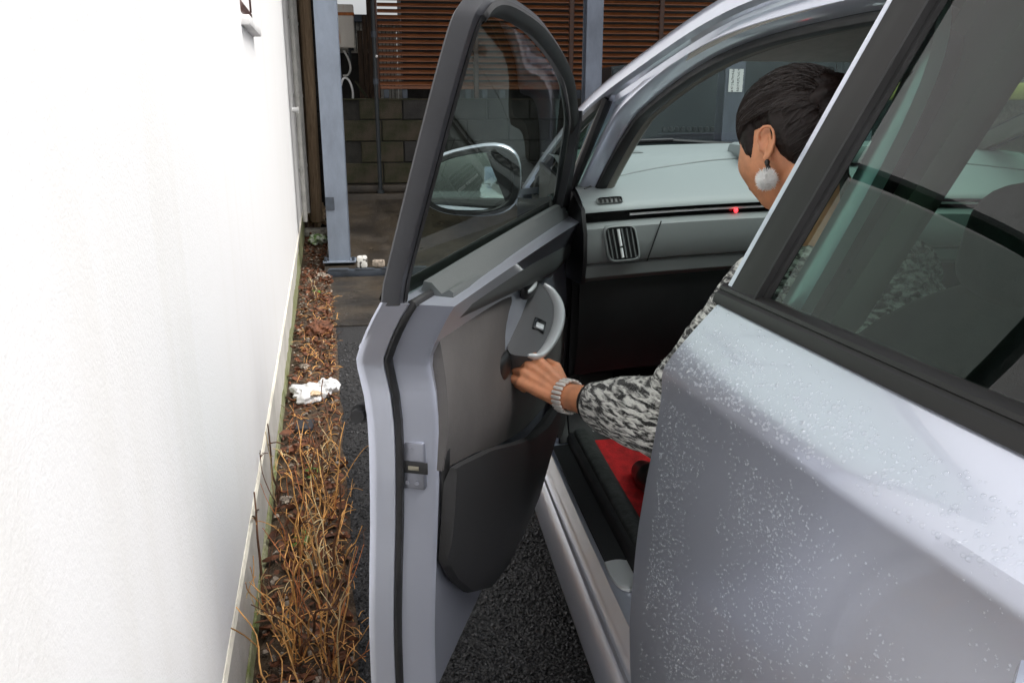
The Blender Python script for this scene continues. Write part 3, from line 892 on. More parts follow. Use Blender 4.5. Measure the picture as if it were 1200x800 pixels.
b.build('pillar_garnish', 'pillar_trim', ring, smooth=50)
# hinge pillar below the garnish, dark
b = MB(); b.grid(ring_strip(rsec([(0.0, 0.088), (-0.016, 0.090), (-0.02, 0.12), (-0.01, 0.20), (0.05, 0.24)]), 0, 29)); b.build('kick_panel', 'trim_dark', ring, smooth=50)
# hinge pillar outer panel between fender and opening
b = MB()
rows = []
for z in [0.34 + 0.69 * i / 20 for i in range(21)]:
    yo = interp(z, [(p.z, p.y) for p in rp[:42] if True and p.z < 1.2]) + 0.050
    rows.append([(side(yo, z) + 0.024, yo, z), (S(2.33, z) + 0.03, 2.32, z), (S(2.33, z) + 0.02, 2.345, z)])
b.grid(rows); b.build('hinge_pillar', 'paint', car, smooth=40)
for z in (0.52, 0.86):
    h = MB(); h.rbox((0.415, 2.262, z), (0.448, 2.30, z + 0.07), 0.006); h.tube([(0.412, 2.283, z - 0.01), (0.412, 2.283, z + 0.08)], 0.009, 10); h.build('door_hinge', 'paint', car)
b = MB(); b.rbox((0.43, 2.10, 0.685), (0.445, 2.27, 0.715), 0.004); b.build('door_check', 'steel_dark', car)

# A-pillar and roof side rail: bright outer band
def rail_rows(fn, y0, y1, n=50):
    out = []
    for i in range(n + 1):
        y = lerp(y0, y1, i / n)
        c = crest(y)
        t = (crest(y - 0.02) - crest(y + 0.02)).normalized()
        up = Vector((0, -t.z, t.y)); up = up if up.z > 0 else -up
        out.append([tuple(c + up * a + Vector((dx, 0, 0))) for a, dx in fn(y)])
    return out
def railsec(y):
    k = max(0.0, min(1.0, (2.6 - y) / 0.8))
    return [(-0.046, -0.010), (-0.040, -0.022), (-0.024, -0.021), (-0.010, -0.014), (-0.002, -0.002), (0.002, 0.012), (0.004, 0.03), (0.002, 0.055)]
b = MB(); b.grid(rail_rows(railsec, 3.0, -0.90, 110)); b.build('roof_rail', 'paint', car, smooth=40)
b = MB(); b.grid(rail_rows(lambda y: [(-0.044, -0.013), (-0.048, 0.004), (-0.060, 0.008), (-0.066, 0.02), (-0.062, 0.032)], 2.1, 0.9, 40)); b.build('rail_groove', 'paint', car, smooth=40)
# right side rail
b = MB(); b.grid(mirror(rail_rows(railsec, 3.0, -0.90, 80))); b.build('roof_rail', 'paint', car, smooth=40)

# fixed quarter window ahead of the door
def low(y): return zb(y) - 0.01
tri_rows = []
for i in range(15):
    f = i / 14
    yt = lerp(2.075, 2.80, f)
    ctop = crest(yt)
    zt = min(ctop.z - 0.052, 9)
    ybot = lerp(2.245, 2.80, f)
    zbt = zb(ybot) - 0.012
    zt = max(zt, zbt + 0.012)
    tri_rows.append([(G(lerp(ybot, yt, k / 6), lerp(zbt, zt, k / 6)) + 0.010, lerp(ybot, yt, k / 6), lerp(zbt, zt, k / 6)) for k in range(7)])
qg = MB(); qg.grid(tri_rows); qgo = qg.build('quarter_glass', 'side_glass', car, smooth=60)
bor = [Vector(r[0]) for r in tri_rows] + [Vector(r[-1]) for r in tri_rows[::-1]]
b = MB(); b.tube([tuple(v + Vector((-0.002, 0, 0))) for v in bor], 0.013, 6, closed=True); b.build('quarter_seal', 'rubber', qgo, smooth=50)
b = MB(); b.tube([(tri_rows[0][k][0] - 0.008, tri_rows[0][k][1] + 0.014, tri_rows[0][k][2]) for k in range(7)], 0.004, 6); b.build('quarter_trim', 'pillar_trim', qgo)

# ---- sill ------------------------------------------------------------
def sill(sec, y0=2.24, y1=0.34, n=24):
    return [[(x + plan(lerp(y0, y1, i / n)), lerp(y0, y1, i / n), z) for x, z in sec] for i in range(n + 1)]
b = MB(); b.grid(sill([(0.43, 0.185), (0.374, 0.200), (0.365, 0.212), (0.364, 0.224), (0.371, 0.262), (0.382, 0.292), (0.389, 0.300), (0.391, 0.312), (0.397, 0.318), (0.4015, 0.330), (0.4045, 0.336), (0.410, 0.345), (0.4165, 0.358), (0.424, 0.362), (0.47, 0.366), (0.478, 0.372)], 2.40, 0.36))
sl = b.build('sill', 'paint', car, smooth=28)
b = MB(); b.slab([[(x + plan(y), y, 0.3665 + 0.06 * (x - 0.42)) for x in (0.4245, 0.44, 0.455, 0.4700)] for y in [2.13 - 0.62 * i / 14 for i in range(15)]], (0, 0, 0.004)); b.build('scuff_plate', 'black_plastic', sl, smooth=30)
rows = []
for i in range(13):
    f = i / 12
    y = lerp(1.508, 1.40, f)
    w = 0.024 * math.sqrt(max(0.001, 1 - max(0, (f - 0.45) / 0.55) ** 2))
    c = 0.4465
    rows.append([(c + k * w + plan(y), y, 0.3712 + 0.002 * (1 - k * k) * 2) for k in (-1, -0.85, -0.4, 0, 0.4, 0.85, 1)])
b = MB(); b.slab(rows, (0, 0, -0.006)); b.build('scuff_end', 'silver_trim', sl, smooth=40)
b = MB(); b.grid(sill([(0.472, 0.366), (0.474, 0.384), (0.480, 0.395), (0.489, 0.396), (0.493, 0.386), (0.492, 0.366)], 2.16, 0.9)); b.build('sill_seal', 'rubber', sl, smooth=60)
b = MB(); b.grid(sill([(0.492, 0.372), (0.494, 0.395), (0.500, 0.400), (0.513, 0.404), (0.528, 0.401), (0.541, 0.390), (0.549, 0.372), (0.553, 0.31)], 2.20, 0.7)); b.build('sill_trim', 'rubber_grey', sl, smooth=50)

# ---- front door (built closed, then swung open about its hinge) -------
HX, HY = 0.40, 2.28
def fe(z): return 2.272                        # front edge of the door
def re_(z): return interp(z, [(0.2, 1.095), (0.4, 1.11), (0.65, 1.12), (0.82, 1.115), (0.92, 1.105), (0.985, 1.08), (1.04, 1.061)])           # rear edge of the door
def dpos(s, t, sh, dx):
    ym = lerp(fe(0.6) - sh, re_(0.6) + sh, s)
    zl = lerp(0.345, 0.305, s) + sh + 0.05 * max(0, (0.25 - s) / 0.25) ** 2
    zt = zb(ym) - 0.004 - sh * 0.25
    c = zc(ym)
    key = [0, 0.12, 0.25, 0.38, 0.5, 0.62, 0.74, 0.84, 0.90]
    n = 16
    if t <= 0.74: z = lerp(zl, c - 0.012, t / 0.74)
    elif t <= 0.80: z = lerp(c - 0.012, c + 0.006, (t - 0.74) / 0.06)
    else: z = lerp(c + 0.006, zt, (t - 0.80) / 0.20)
    y = lerp(fe(z) - sh, re_(z) + sh, s)
    return Vector((S(y, z) + dx, y, z))
NS = [i / 24 for i in range(25)]
NT = [0.74 * i / 14 for i in range(15)] + [0.77, 0.80, 0.85, 0.90, 0.95, 1.0]
def dgrid(sh, dx): return [[tuple(dpos(s, t, sh, dx)) for t in NT] for s in NS]
def dloop(sh, dx):
    return [tuple(dpos(s, 0, sh, dx)) for s in NS] + [tuple(dpos(1, t, sh, dx)) for t in NT[1:]] + [tuple(dpos(s, 1, sh, dx)) for s in NS[-2::-1]] + [tuple(dpos(0, t, sh, dx)) for t in NT[-2:0:-1]]
b = MB(); b.grid(dgrid(0, 0))
lv = [(0, 0), (-0.001, 0.004), (0.002, 0.012), (0.010, 0.038), (0.020, 0.041), (0.026, 0.050), (0.034, 0.092), (0.040, 0.100)]
for a, c in zip(lv, lv[1:]): b.grid([dloop(*a), dloop(*c)], cv=True)
b.grid(dgrid(*lv[-1]))
door = b.build('front_door', 'paint', car, smooth=35, org=(HX, HY, 0.34))
door['label'] = 'open front passenger door'
b = MB(); lp = dloop(0.017, 0.043); b.tube(lp, 0.0075, 6, closed=True); b.build('door_seal', 'rubber', door, smooth=60)
b = MB(); lp = [p for p in dloop(0.050, 0.104) if p[2] < 0.86]; 
lo_ = [dpos(s, t, 0.055, 0.104) for s, t in [(1, 0.55), (1, 0.45), (0.98, 0.35), (0.94, 0.26), (0.86, 0.17), (0.76, 0.10), (0.64, 0.06), (0.5, 0.04), (0.36, 0.04), (0.22, 0.05), (0.1, 0.08), (0.02, 0.15), (0.0, 0.3), (0.0, 0.5)]]
b = MB(); b.tube([tuple(v) for v in spline(lo_, 5)], 0.010, 8, flat=0.8); b.build('lower_seal', 'rubber', door, smooth=60)

def dpt(u, w, z): return (HX + w, HY - u, z)   # door coordinates -> closed place
# shut-face details: latch, striker slot, rubber bump
b = MB(); b.rbox(dpt(1.1395, 0.032, 0.715), dpt(1.120, 0.074, 0.795), 0.004); lt = b.build('latch', 'latch_plate', door)
b = MB(); b.rbox(dpt(1.1420, 0.026, 0.744), dpt(1.1398, 0.080, 0.764), 0.001); b.build('latch_slot', 'rubber', door)
b = MB(); b.rbox(dpt(1.1430, 0.048, 0.750), dpt(1.1422, 0.066, 0.757), 0.0003); b.build('latch_claw', 'steel_latch', door)
b = MB(); b.tube([dpt(1.150, -0.020, 0.843), dpt(1.172, -0.020, 0.843)], 0.011, 12); b.tube([dpt(1.150, -0.020, 0.843), dpt(1.158, -0.020, 0.843)], 0.016, 12); b.build('door_bumper', 'rubber', door)
for (w_, z_) in ((0.040, 0.727), (0.056, 0.727), (0.048, 0.783)):
    b = MB(); b.tube([dpt(1.1375, w_ + 0.005, z_), dpt(1.1410, w_ + 0.005, z_)], 0.0038, 8); b.build('screw', 'latch_plate', door)

# window frame of the front door
FR = [(2.262, 1.015), (2.20, 1.10), (2.115, 1.205), (2.045, 1.272), (1.94, 1.318), (1.79, 1.366), (1.60, 1.402), (1.40, 1.424), (1.20, 1.432), (1.06, 1.430), (1.005, 1.412), (0.993, 1.37), (1.022, 1.22), (1.066, 1.03)]
fp = spline([(0, y, z) for y, z in FR], 6)
def strip(path, sec, base):
    rows = []
    m = len(path)
    for i in range(m):
        t = (path[min(m - 1, i + 1)] - path[max(0, i - 1)]).normalized()
        nrm = Vector((0, t.z, -t.y)) * SG
        p = path[i]
        rows.append([(base(p.y, p.z) + dx, p.y + nrm.y * dn, p.z + nrm.z * dn) for dn, dx in sec])
    return rows
b = MB(); b.grid(strip(fp, [(0.0, -0.003), (-0.003, -0.006), (-0.018, -0.006), (-0.023, -0.002), (-0.024, 0.012), (-0.022, 0.022), (-0.010, 0.025), (-0.002, 0.021), (0.001, 0.008)], G), cv=True)
b.build('window_frame', 'door_frame_black', door, smooth=40)
b = MB(); b.grid(strip(fp, [(-0.010, 0.026), (-0.016, 0.029), (-0.022, 0.026), (-0.028, 0.018), (-0.030, 0.012), (-0.024, 0.008), (-0.018, 0.020)], G), cv=True)
b.build('frame_seal', 'rubber', door, smooth=50)
# pane
def ftop(y): return interp(y, sorted([(p.y, p.z) for p in fp if p.z > 1.03 and (p.y > 1.07 or p.z > 1.425)])) - 0.024
rows = []
for i in range(31):
    f = i / 30
    row = []
    for k in range(13):
        t = k / 12
        y0 = lerp(2.22, 1.085, f)
        z = lerp(1.0, max(ftop(y0), 1.02), t)
        y = y0 - f * 0.20 * max(0, z - 1.03)
        row.append(tuple(Vector((G(y, z), y, z)) + inw(y, z) * 0.014))
    rows.append(row)
b = MB(); b.grid(rows); b.build('window_glass', 'door_glass', door, smooth=60)
# sail panel at the front corner of the window
rows = []
for i in range(11):
    y = lerp(2.25, 2.03, i / 10)
    zt = min(ftop(min(y, 2.2)) + 0.012, 1.262) if y < 2.21 else 1.06
    zt = lerp(1.045, 1.262, i / 10)
    rows.append([tuple(Vector((G(y, z), y, z)) + inw(y, z) * 0.024) for z in [lerp(1.0, max(1.004, zt - 0.0), k / 6) * 1.0 for k in range(7)]])
# triangular: narrow wedge along the sloping front post
wedge = []
for i in range(13):
    f = i / 12
    p = fp[int(lerp(2, 20, f))]
    wd = 0.075 * (1 - f) + 0.012
    wedge.append([tuple(Vector((G(p.y - k * wd / 4, p.z), p.y - k * wd / 4, p.z)) + inw(p.y, p.z) * 0.020) for k in range(5)])
b = MB(); b.slab(wedge, lambda p: Vector((0.018, 0, 0))); b.build('sail_panel', 'black_plastic', door, smooth=40)
# belt weather strips
rows = [[(xb(y) + dx, y, 1.030 + dz) for dx, dz in ((-0.006, -0.002), (-0.010, 0.006), (-0.006, 0.016), (0.006, 0.022), (0.010, 0.0))] for y in [2.24 - 1.165 * i / 24 for i in range(25)]]
b = MB(); b.grid(rows, cv=True); b.build('belt_moulding', 'moulding', door, smooth=40)

# inner trim, in door coordinates (u back from the hinge, w inboard, z up)
def zpad(u): return 0.895 + 0.085 * (u - 0.30) / 0.80 if u > 0.3 else 0.895 - 0.02 * (0.3 - u)
def low_z(u): return interp(u, [(0.06, 0.50), (0.15, 0.45), (0.3, 0.415), (0.5, 0.355), (0.7, 0.335), (0.85, 0.37), (0.98, 0.44), (1.08, 0.53), (1.13, 0.60)])
UU = [0.06 + 1.065 * i / 40 for i in range(41)]
def belt_w(u): return xb(HY - u) - HX + 0.028
rows = []
for u in UU:
    zp = zpad(u); bw_ = belt_w(u)
    sec = [(0.100, zp - 0.004), (0.112, zp + 0.002), (0.121, zp + 0.02), (0.122, zp + 0.05), (0.116, 0.5 * (zp + 1.03) + 0.03), (0.104, 1.030), (bw_ + 0.012, 1.046), (bw_, 1.048), (bw_ - 0.004, 1.035)]
    rows.append([dpt(u, w, z) for w, z in sec])
b = MB(); b.grid(rows); e0 = len(b.v)
b.f.append(tuple(range(9))); b.f.append(tuple(40 * 9 + j for j in range(9)))
b.build('upper_trim', 'trim_grey', door, smooth=50)
def zpk(u): return interp(u, [(0.06, 0.56), (0.3, 0.56), (0.5, 0.585), (0.65, 0.62), (0.8, 0.665), (0.95, 0.715), (1.12, 0.755)])
def cardw(u, z):
    a = (z - zpk(u)) / max(0.02, zpad(u) - zpk(u))
    w = 0.096 + 0.014 * math.sin(math.pi * max(0, min(1, a)) ** 0.8)
    # recess for handle and armrest
    w -= 0.022 * math.exp(-((u - 0.52) / 0.17) ** 2 - ((z - 0.86) / 0.055) ** 2)
    w += 0.012 * math.exp(-((u - 0.85) / 0.22) ** 2 - ((z - 0.70) / 0.08) ** 2) - 0.010 * math.exp(-((u - 0.72) / 0.10) ** 2 - ((z - 0.80) / 0.05) ** 2)
    return w
rows = []
for u in UU:
    rows.append([dpt(u, cardw(u, z), z) for z in [lerp(zpk(u) - 0.01, zpad(u) - 0.002, k / 14) for k in range(15)]])
b = MB(); b.slab(rows, (-0.02, 0, 0)); b.build('door_card', 'trim_card', door, smooth=50)
rows = []
for u in UU:
    zl, zp = low_z(u), zpk(u)
    bul = 0.030 * math.sin(math.pi * min(1, max(0, (u - 0.06) / 1.06)))
    rows.append([dpt(u, w, z) for w, z in ((0.088, zl - 0.006), (0.104, zl), (0.112 + bul * 0.6, lerp(zl, zp, 0.2)), (0.118 + bul, lerp(zl, zp, 0.55)), (0.122 + bul, lerp(zl, zp, 0.9)), (0.121 + bul, zp - 0.004), (0.112 + bul * 0.8, zp - 0.002), (0.100, zp - 0.03))])
b = MB(); b.grid(rows); b.f.append(tuple(range(8))); b.f.append(tuple(40 * 8 + j for j in range(8)))
b.build('map_pocket', 'trim_dark', door, smooth=45)
# pull handle with switch panel
def arm_pt(a, h):
    return None
outl = [(0.700, 0.100, 0.822), (0.708, 0.140, 0.812), (0.690, 0.160, 0.808), (0.60, 0.166, 0.812), (0.50, 0.163, 0.826), (0.43, 0.150, 0.848), (0.395, 0.128, 0.872), (0.39, 0.108, 0.890), (0.42, 0.092, 0.895), (0.55, 0.088, 0.862)]
ol = spline([dpt(*p) for p in outl], 4, closed=True)
cen = sum(ol, Vector()) / len(ol)
rings = []
for k in (1.0, 0.96, 0.6, 0.2):
    rings.append([tuple(cen + (p - cen) * k + Vector((0, 0, 0.0035 * (1 - k)))) for p in ol])
lower = [tuple(cen + (p - cen) * 0.97 + Vector((-0.004, 0, -0.014))) for p in ol]
lower2 = [tuple(cen + (p - cen) * 0.80 + Vector((-0.02, 0, -0.055))) for p in ol]
b = MB(); b.grid([lower2, lower] + rings, cv=True); b.f.append(tuple(range(len(ol)))); q0 = 5 * len(ol); b.f.append(tuple(q0 + j for j in range(len(ol))))
arm = b.build('pull_handle', 'switch_panel', door, smooth=50)
# bright inboard edge
inb = [Vector(dpt(*p)) + Vector((0.004, 0, 0.002)) for p in outl[1:8]]
b = MB(); b.tube([tuple(p) for p in spline(inb, 6)], [0.0015 + 0.0088 * math.sin(math.pi * (0.03 + 0.94 * i / 36)) ** 0.7 for i in range(37)], 10, flat=1.5, up=(1, 0, 0.4)); b.build('bright_edge', 'silver_trim', door, smooth=60)
e1 = (Vector(dpt(*outl[7])) - Vector(dpt(*outl[1]))).normalized()
e2 = Vector(dpt(*outl[3])) - Vector(dpt(*outl[9])); e2 = (e2 - e1 * e2.dot(e1)).normalized()
e3 = e1.cross(e2); e3 = e3 if e3.z > 0 else -e3
swc = cen + e1 * -0.03 + e2 * 0.004 + e3 * 0.004
def swf(v): return swc + e1 * v.x + e2 * v.y + e3 * v.z
b = MB(); b.rbox((-0.024, -0.014, -0.010), (0.024, 0.014, 0.0045), 0.003, fn=swf); s_ = b.build('switch_well', 'gloss_black', door)
b = MB(); b.rbox((-0.022, -0.009, 0.003), (-0.002, 0.009, 0.0085), 0.0025, fn=swf); b.build('window_switch', 'silver_trim', door)
# inside door release
rows = []
b = MB(); b.ell(dpt(0.50, 0.100, 0.912), (0.012, 0.062, 0.026), 0.6, 0.7, 18, 10); rel = b.build('release_cup', 'black_plastic', door)
b = MB(); b.tube(spline([dpt(0.455, 0.104, 0.915), dpt(0.49, 0.111, 0.913), dpt(0.53, 0.111, 0.910), dpt(0.55, 0.106, 0.909)], 4), 0.0042, 8, flat=1.4); b.build('release_lever', 'silver_trim', door)
# pull cup below the switch panel (dark opening)
b = MB(); b.ell(dpt(0.735, 0.094, 0.795), (0.017, 0.045, 0.028), 0.7, 0.7, 18, 10); b.build('pull_cup', 'black_plastic', door)
b = MB(); b.tube([dpt(0.20, 0.112, 0.52), dpt(0.20, 0.128, 0.52)], 0.085, 28); b.build('speaker_grille', 'trim_dark', door)

# wing mirror
def mir(u, w, z): return Vector(dpt(u, w, z))
cm = mir(0.085, -0.152, 1.098)
MR = Matrix.Rotation(R(14), 3, 'Z')
def mrot(p): return tuple(cm + MR @ (Vector(p) - cm))
def mfn(p):
    # egg in plan, flat towards the rear
    f = p.y
    p = p.copy()
    if f < 0: p.y *= 0.28
    p.z *= 1 - 0.16 * (-p.x / 0.13)
    p.z += 0.010 * (p.x / 0.13)
    return p
b = MB(); b.ell(cm, (0.137, 0.105, 0.094), 0.72, 0.75, 28, 16, fn=mfn, rot=MR); mo = b.build('wing_mirror', 'paint', door, smooth=60, label='silver wing mirror housing')
b = MB()
def mring(k, dy):
    out = []
    for j in range(32):
        t = 2 * math.pi * j / 32
        ex = math.copysign(abs(math.cos(t)) ** 0.72, math.cos(t)) * 0.134 * k
        ez = math.copysign(abs(math.sin(t)) ** 0.72, math.sin(t)) * 0.088 * k
        ez = ez * (1 - 0.16 * (-ex / 0.13)) + 0.010 * (ex / 0.13)
        out.append(mrot((cm.x + ex, cm.y + dy, cm.z + ez)))
    return out
b.grid([mring(0.985, -0.010), mring(0.995, -0.024), mring(0.97, -0.046), mring(0.86, -0.048), mring(0.82, -0.030), mring(0.5, -0.030), mring(0.02, -0.030)], cv=True)
b.build('mirror_rim', 'black_plastic', door, smooth=45)
def tilt(p): return (p[0], p[1] + (p[2] - cm.z) * 0.05 + (p[0] - cm.x) * 0.13 - 0.006, p[2])
b = MB(); b.grid([[tilt(p) for p in mring(0.82, -0.034)], [tilt(p) for p in mring(0.45, -0.034)], [tilt(p) for p in mring(0.01, -0.034)]], cv=True)
b.build('mirror_glass', 'mirror_glass', door, smooth=60)
b = MB(); b.tube([tuple(mir(0.10, -0.02, 1.03)), tuple(mir(0.09, 0.02, 1.028)), tuple(mir(0.08, 0.07, 1.03))], [0.030, 0.028, 0.034], 12); b.build('mirror_foot', 'black_plastic', door)
# outside handle
b = MB(); b.tube([(S(1.40, 0.915) + 0.004, 1.40, 0.915), (S(1.37, 0.916) - 0.028, 1.37, 0.916), (S(1.28, 0.92) - 0.032, 1.28, 0.92), (S(1.2, 0.923) - 0.028, 1.20, 0.923), (S(1.18, 0.925) + 0.004, 1.175, 0.925)], 0.012, 10, flat=0.8); b.build('door_handle', 'paint', door)
door.rotation_euler = (0, 0, R(-22.0))

# ---- remaining body --------------------------------------------------
def ff(z): return 2.278
def fr(z): return interp(z, [(0.2, 3.42), (0.6, 3.46), (0.9, 3.38)])
def f_low(y): return max(0.25, arch(y, AXF))
def f_top(y): return interp(y, [(2.27, 1.012), (2.6, 1.00), (2.9, 0.985), (3.1, 0.95), (3.3, 0.89), (3.5, 0.80)])
rows = side_grid(ff, fr, 40, f_low, f_top, 22)
b = MB(); b.slab(rows, lambda p: Vector((0.03, 0, 0))); b.build('front_fender', 'paint', car, smooth=30)
b = MB(); b.slab(mirror(rows), lambda p: Vector((-0.03, 0, 0))); b.build('front_fender', 'paint', car, smooth=30)
def q_rear(z): return interp(z, [(0.2, -0.78), (0.6, -0.80), (1.1, -0.78)])
def q_front(z): return rr_y(z) - 0.008
rows = side_grid(q_front, q_rear, 36, lambda y: max(0.30, arch(y, AXR)), lambda y: zb(y) - 0.002, 24)
b = MB(); b.slab(rows, lambda p: Vector((0.03, 0, 0))); b.build('rear_quarter', 'paint', car, smooth=30)
b = MB(); b.slab(mirror(rows), lambda p: Vector((-0.03, 0, 0))); b.build('rear_quarter', 'paint', car, smooth=30)
# C pillar + small rear side window, both sides
rows = []
for i in range(15):
    y = lerp(0.055, -0.76, i / 14)
    zt = crest(y).z - 0.03
    rows.append([(G(y, z), y, z) for z in [lerp(zb(y), max(zt, zb(y) + 0.01), k / 6) for k in range(7)]])
b = MB(); b.slab(rows, (0.03, 0, 0)); b.build('rear_pillar', 'paint', car, smooth=40)
b = MB(); b.slab(mirror(rows), (-0.03, 0, 0)); b.build('rear_pillar', 'paint', car, smooth=40)
# right doors (closed) as one skin each, with glass
rows = side_grid(lambda z: 2.27, lambda z: edge_y(z) + 0.004, 24, lambda y: 0.30, lambda y: zb(y), 20)
b = MB(); b.slab(mirror(rows), (-0.04, 0, 0)); rd1 = b.build('front_door', 'paint', car, smooth=30)
rows = side_grid(lambda z: edge_y(z) - 0.002, rr_y, 24, lambda y: 0.30, lambda y: zb(y), 20)
b = MB(); b.slab(mirror(rows), (-0.04, 0, 0)); rd2 = b.build('rear_door', 'paint', car, smooth=30)
rows = [[(G(y, z) + 0.01, y, z) for z in [lerp(zb(y), crest(y).z - 0.05, k / 8) for k in range(9)]] for y in [2.70 - 1.66 * i / 20 for i in range(21)]]
b = MB(); b.grid(mirror(rows)); b.build('window_glass', 'side_glass', rd1, smooth=60)
rows = [[(G(y, z) + 0.01, y, z) for z in [lerp(zb(y), crest(y).z - 0.05, k / 8) for k in range(9)]] for y in [1.0 - 0.93 * i / 16 for i in range(17)]]
b = MB(); b.grid(mirror(rows)); b.build('window_glass', 'side_glass', rd2, smooth=60)
b = MB(); b.slab(mirror([[(G(y, z), y, z) for z in [1.03 + 0.44 * k / 8 for k in range(9)]] for y in (1.09, 1.045, 0.99)]), (-0.04, 0, 0)); b.build('centre_pillar', 'applique', car, smooth=40)
for (y0, y1, w) in ((2.24, 2.10, 0.03),):
    b = MB(); b.tube([(2 * CX - G(2.27, 1.03), 2.27, 1.03), (2 * CX - G(2.08, 1.28), 2.08, 1.28)], 0.028, 8); b.build('quarter_post', 'door_frame_black', car)
for (par, y0, y1) in ((rd1, 2.2, 1.08), (rd2, 1.02, 0.2)):
    rows = [[(2 * CX - S(y, z) - 0.085 + 0.02 * math.sin((z - 0.35) / 0.7 * 3.1), y, z) for z in [0.36 + 0.68 * k / 12 for k in range(13)]] for y in [lerp(y0, y1, i / 14) for i in range(15)]]
    b = MB(); b.grid(rows); b.build('inner_trim', 'trim_card', par, smooth=40)
rows = sill([(0.43, 0.185), (0.374, 0.200), (0.365, 0.224), (0.382, 0.292), (0.40, 0.33), (0.47, 0.366)], 2.40, 0.36)
b = MB(); b.grid(mirror(rows)); b.build('sill', 'paint', car, smooth=30)

# roof
def across(y, zadd, x_in, y_fn, n=20, crown=0.045):
    c = crest(y)
    x0 = c.x + x_in; x1 = 2 * CX - x0
    out = []
    for k in range(n + 1):
        t = k / n; q = 1 - (2 * t - 1) ** 2
        out.append((lerp(x0, x1, t), y + y_fn * q, c.z + zadd + crown * q))
    return out
rows = [across(lerp(1.66, -0.25, i / 24), 0.002, 0.05, 0.10 * max(0, 1 - i / 4)) for i in range(25)]
b = MB(); b.slab(rows, (0, 0, -0.006)); b.build('roof', 'paint', car, smooth=40)
rows = [across(lerp(1.70, 0.0, i / 24), -0.035, 0.03, 0.05 * max(0, 1 - i / 4)) for i in range(25)]
b = MB(); b.grid(rows); hl = b.build('headliner', 'headliner', car, smooth=60)
# windscreen
def ws_row(y): return across(y, -0.006, 0.03, 0.10 * (1 if y > 1.8 else 1), 20, 0.045)
rows = [across(lerp(1.655, 2.72, i / 24), -0.004, 0.03, lerp(0.10, 0.30, i / 24), 20, lerp(0.043, 0.012, i / 24)) for i in range(25)]
b = MB(); b.grid(rows); wso = b.build('windscreen', 'screen_glass', car, smooth=60)
ws_bottom = rows[-1]
b = MB(); b.grid([[(p[0], p[1] - 0.02, p[2] - 0.012) for p in rows[0]], [(p[0], p[1] + 0.055, p[2] - 0.020) for p in rows[0]]]); b.build('shade_band', 'gloss_black', wso)
# sun visors, rear-view mirror, grab handle
for xs in (0.72, 1.36):
    b = MB(); b.rbox((xs, 1.60, 1.452), (xs + 0.44, 1.80, 1.470), 0.007, fn=lambda v: Vector((v.x, v.y, v.z - 0.34 * (v.y - 1.6)))); b.build('sun_visor', 'headliner', car)
b = MB(); b.ell((1.27, 1.80, 1.40), (0.12, 0.018, 0.034), 0.6, 0.6, 24, 10); im = b.build('interior_mirror', 'black_plastic', car)
b = MB(); b.tube([(1.27, 1.81, 1.42), (1.27, 1.86, 1.46)], 0.012, 8); b.build('mirror_stem', 'black_plastic', im)
b = MB(); b.tube(spline([(0.70, 0.98, 1.43), (0.715, 0.96, 1.405), (0.715, 0.86, 1.395), (0.70, 0.80, 1.425)], 5), 0.010, 8, flat=0.8); b.build('grab_handle', 'pillar_trim', car)
b = MB(); b.tube(spline([(1.83, 1.55, 1.42), (1.82, 1.52, 1.40), (1.82, 1.40, 1.40), (1.83, 1.37, 1.43)], 5), 0.010, 8, flat=0.8); b.build('grab_handle', 'pillar_trim', car)
# inner roof side trim
for mirr in (0, 1):
    rows = [[(G(y, crest(y).z - d) + dx, y, crest(y).z - d) for d, dx in ((0.035, 0.055), (0.055, 0.030), (0.075, 0.028))] for y in [1.65 - 1.6 * i / 20 for i in range(21)]]
    b = MB(); b.grid(mirror(rows) if mirr else rows); b.build('roof_side_trim', 'pillar_trim', car, smooth=60)
# A-pillar inner garnish
for mirr in (0, 1):
    rows = []
    for i in range(21):
        y = lerp(1.66, 2.70, i / 20); c = crest(y)
        rows.append([(c.x + 0.018, y, c.z - 0.040), (c.x + 0.022, y - 0.008, c.z - 0.050), (c.x + 0.040, y - 0.010, c.z - 0.048), (c.x + 0.050, y, c.z - 0.025), (c.x + 0.050, y + 0.01, c.z - 0.006)])
    b = MB(); b.grid(mirror(rows) if mirr else rows); b.build('screen_pillar_trim', 'pillar_trim', car, smooth=60)
# bonnet, nose, tail
def nose_y(t): return 3.60 - 0.30 * abs(2 * t - 1) ** 2.6
rows = []
for i in range(17):
    f = i / 16
    row = []
    for k in range(21):
        t = k / 20; q = 1 - (2 * t - 1) ** 2
        ya = lerp(2.72, 3.02, q) + 0.02; yb_ = nose_y(t)
        y = lerp(ya, yb_, f)
        x = lerp(S(y, 0.85) + 0.01, 2 * CX - S(y, 0.85) - 0.01, t)
        z = interp(y, [(2.7, 1.03), (2.9, 1.015), (3.1, 0.965), (3.3, 0.90), (3.5, 0.81), (3.62, 0.72)]) + 0.035 * q
        row.append((x, y, z))
    rows.append(row)
b = MB(); b.slab(rows, (0, 0, -0.02)); b.build('bonnet', 'paint', car, smooth=40)
edge_r = rows[-1]
rows = []
for z, dy in ((None, 0.0), (0.66, 0.03), (0.55, 0.05), (0.42, 0.05), (0.28, 0.03), (0.20, -0.02)):
    row = []
    for k in range(21):
        t = k / 20; p = edge_r[k]
        row.append((p[0], p[1] + dy, p[2] - 0.01 if z is None else z))
    rows.append(row)
b = MB(); b.slab(rows, (0, -0.03, 0)); b.build('front_bumper', 'paint', car, smooth=40)
b = MB(); b.rbox((0.90, 3.60, 0.30), (1.64, 3.66, 0.42), 0.02); b.build('lower_grille', 'black_plastic', car)
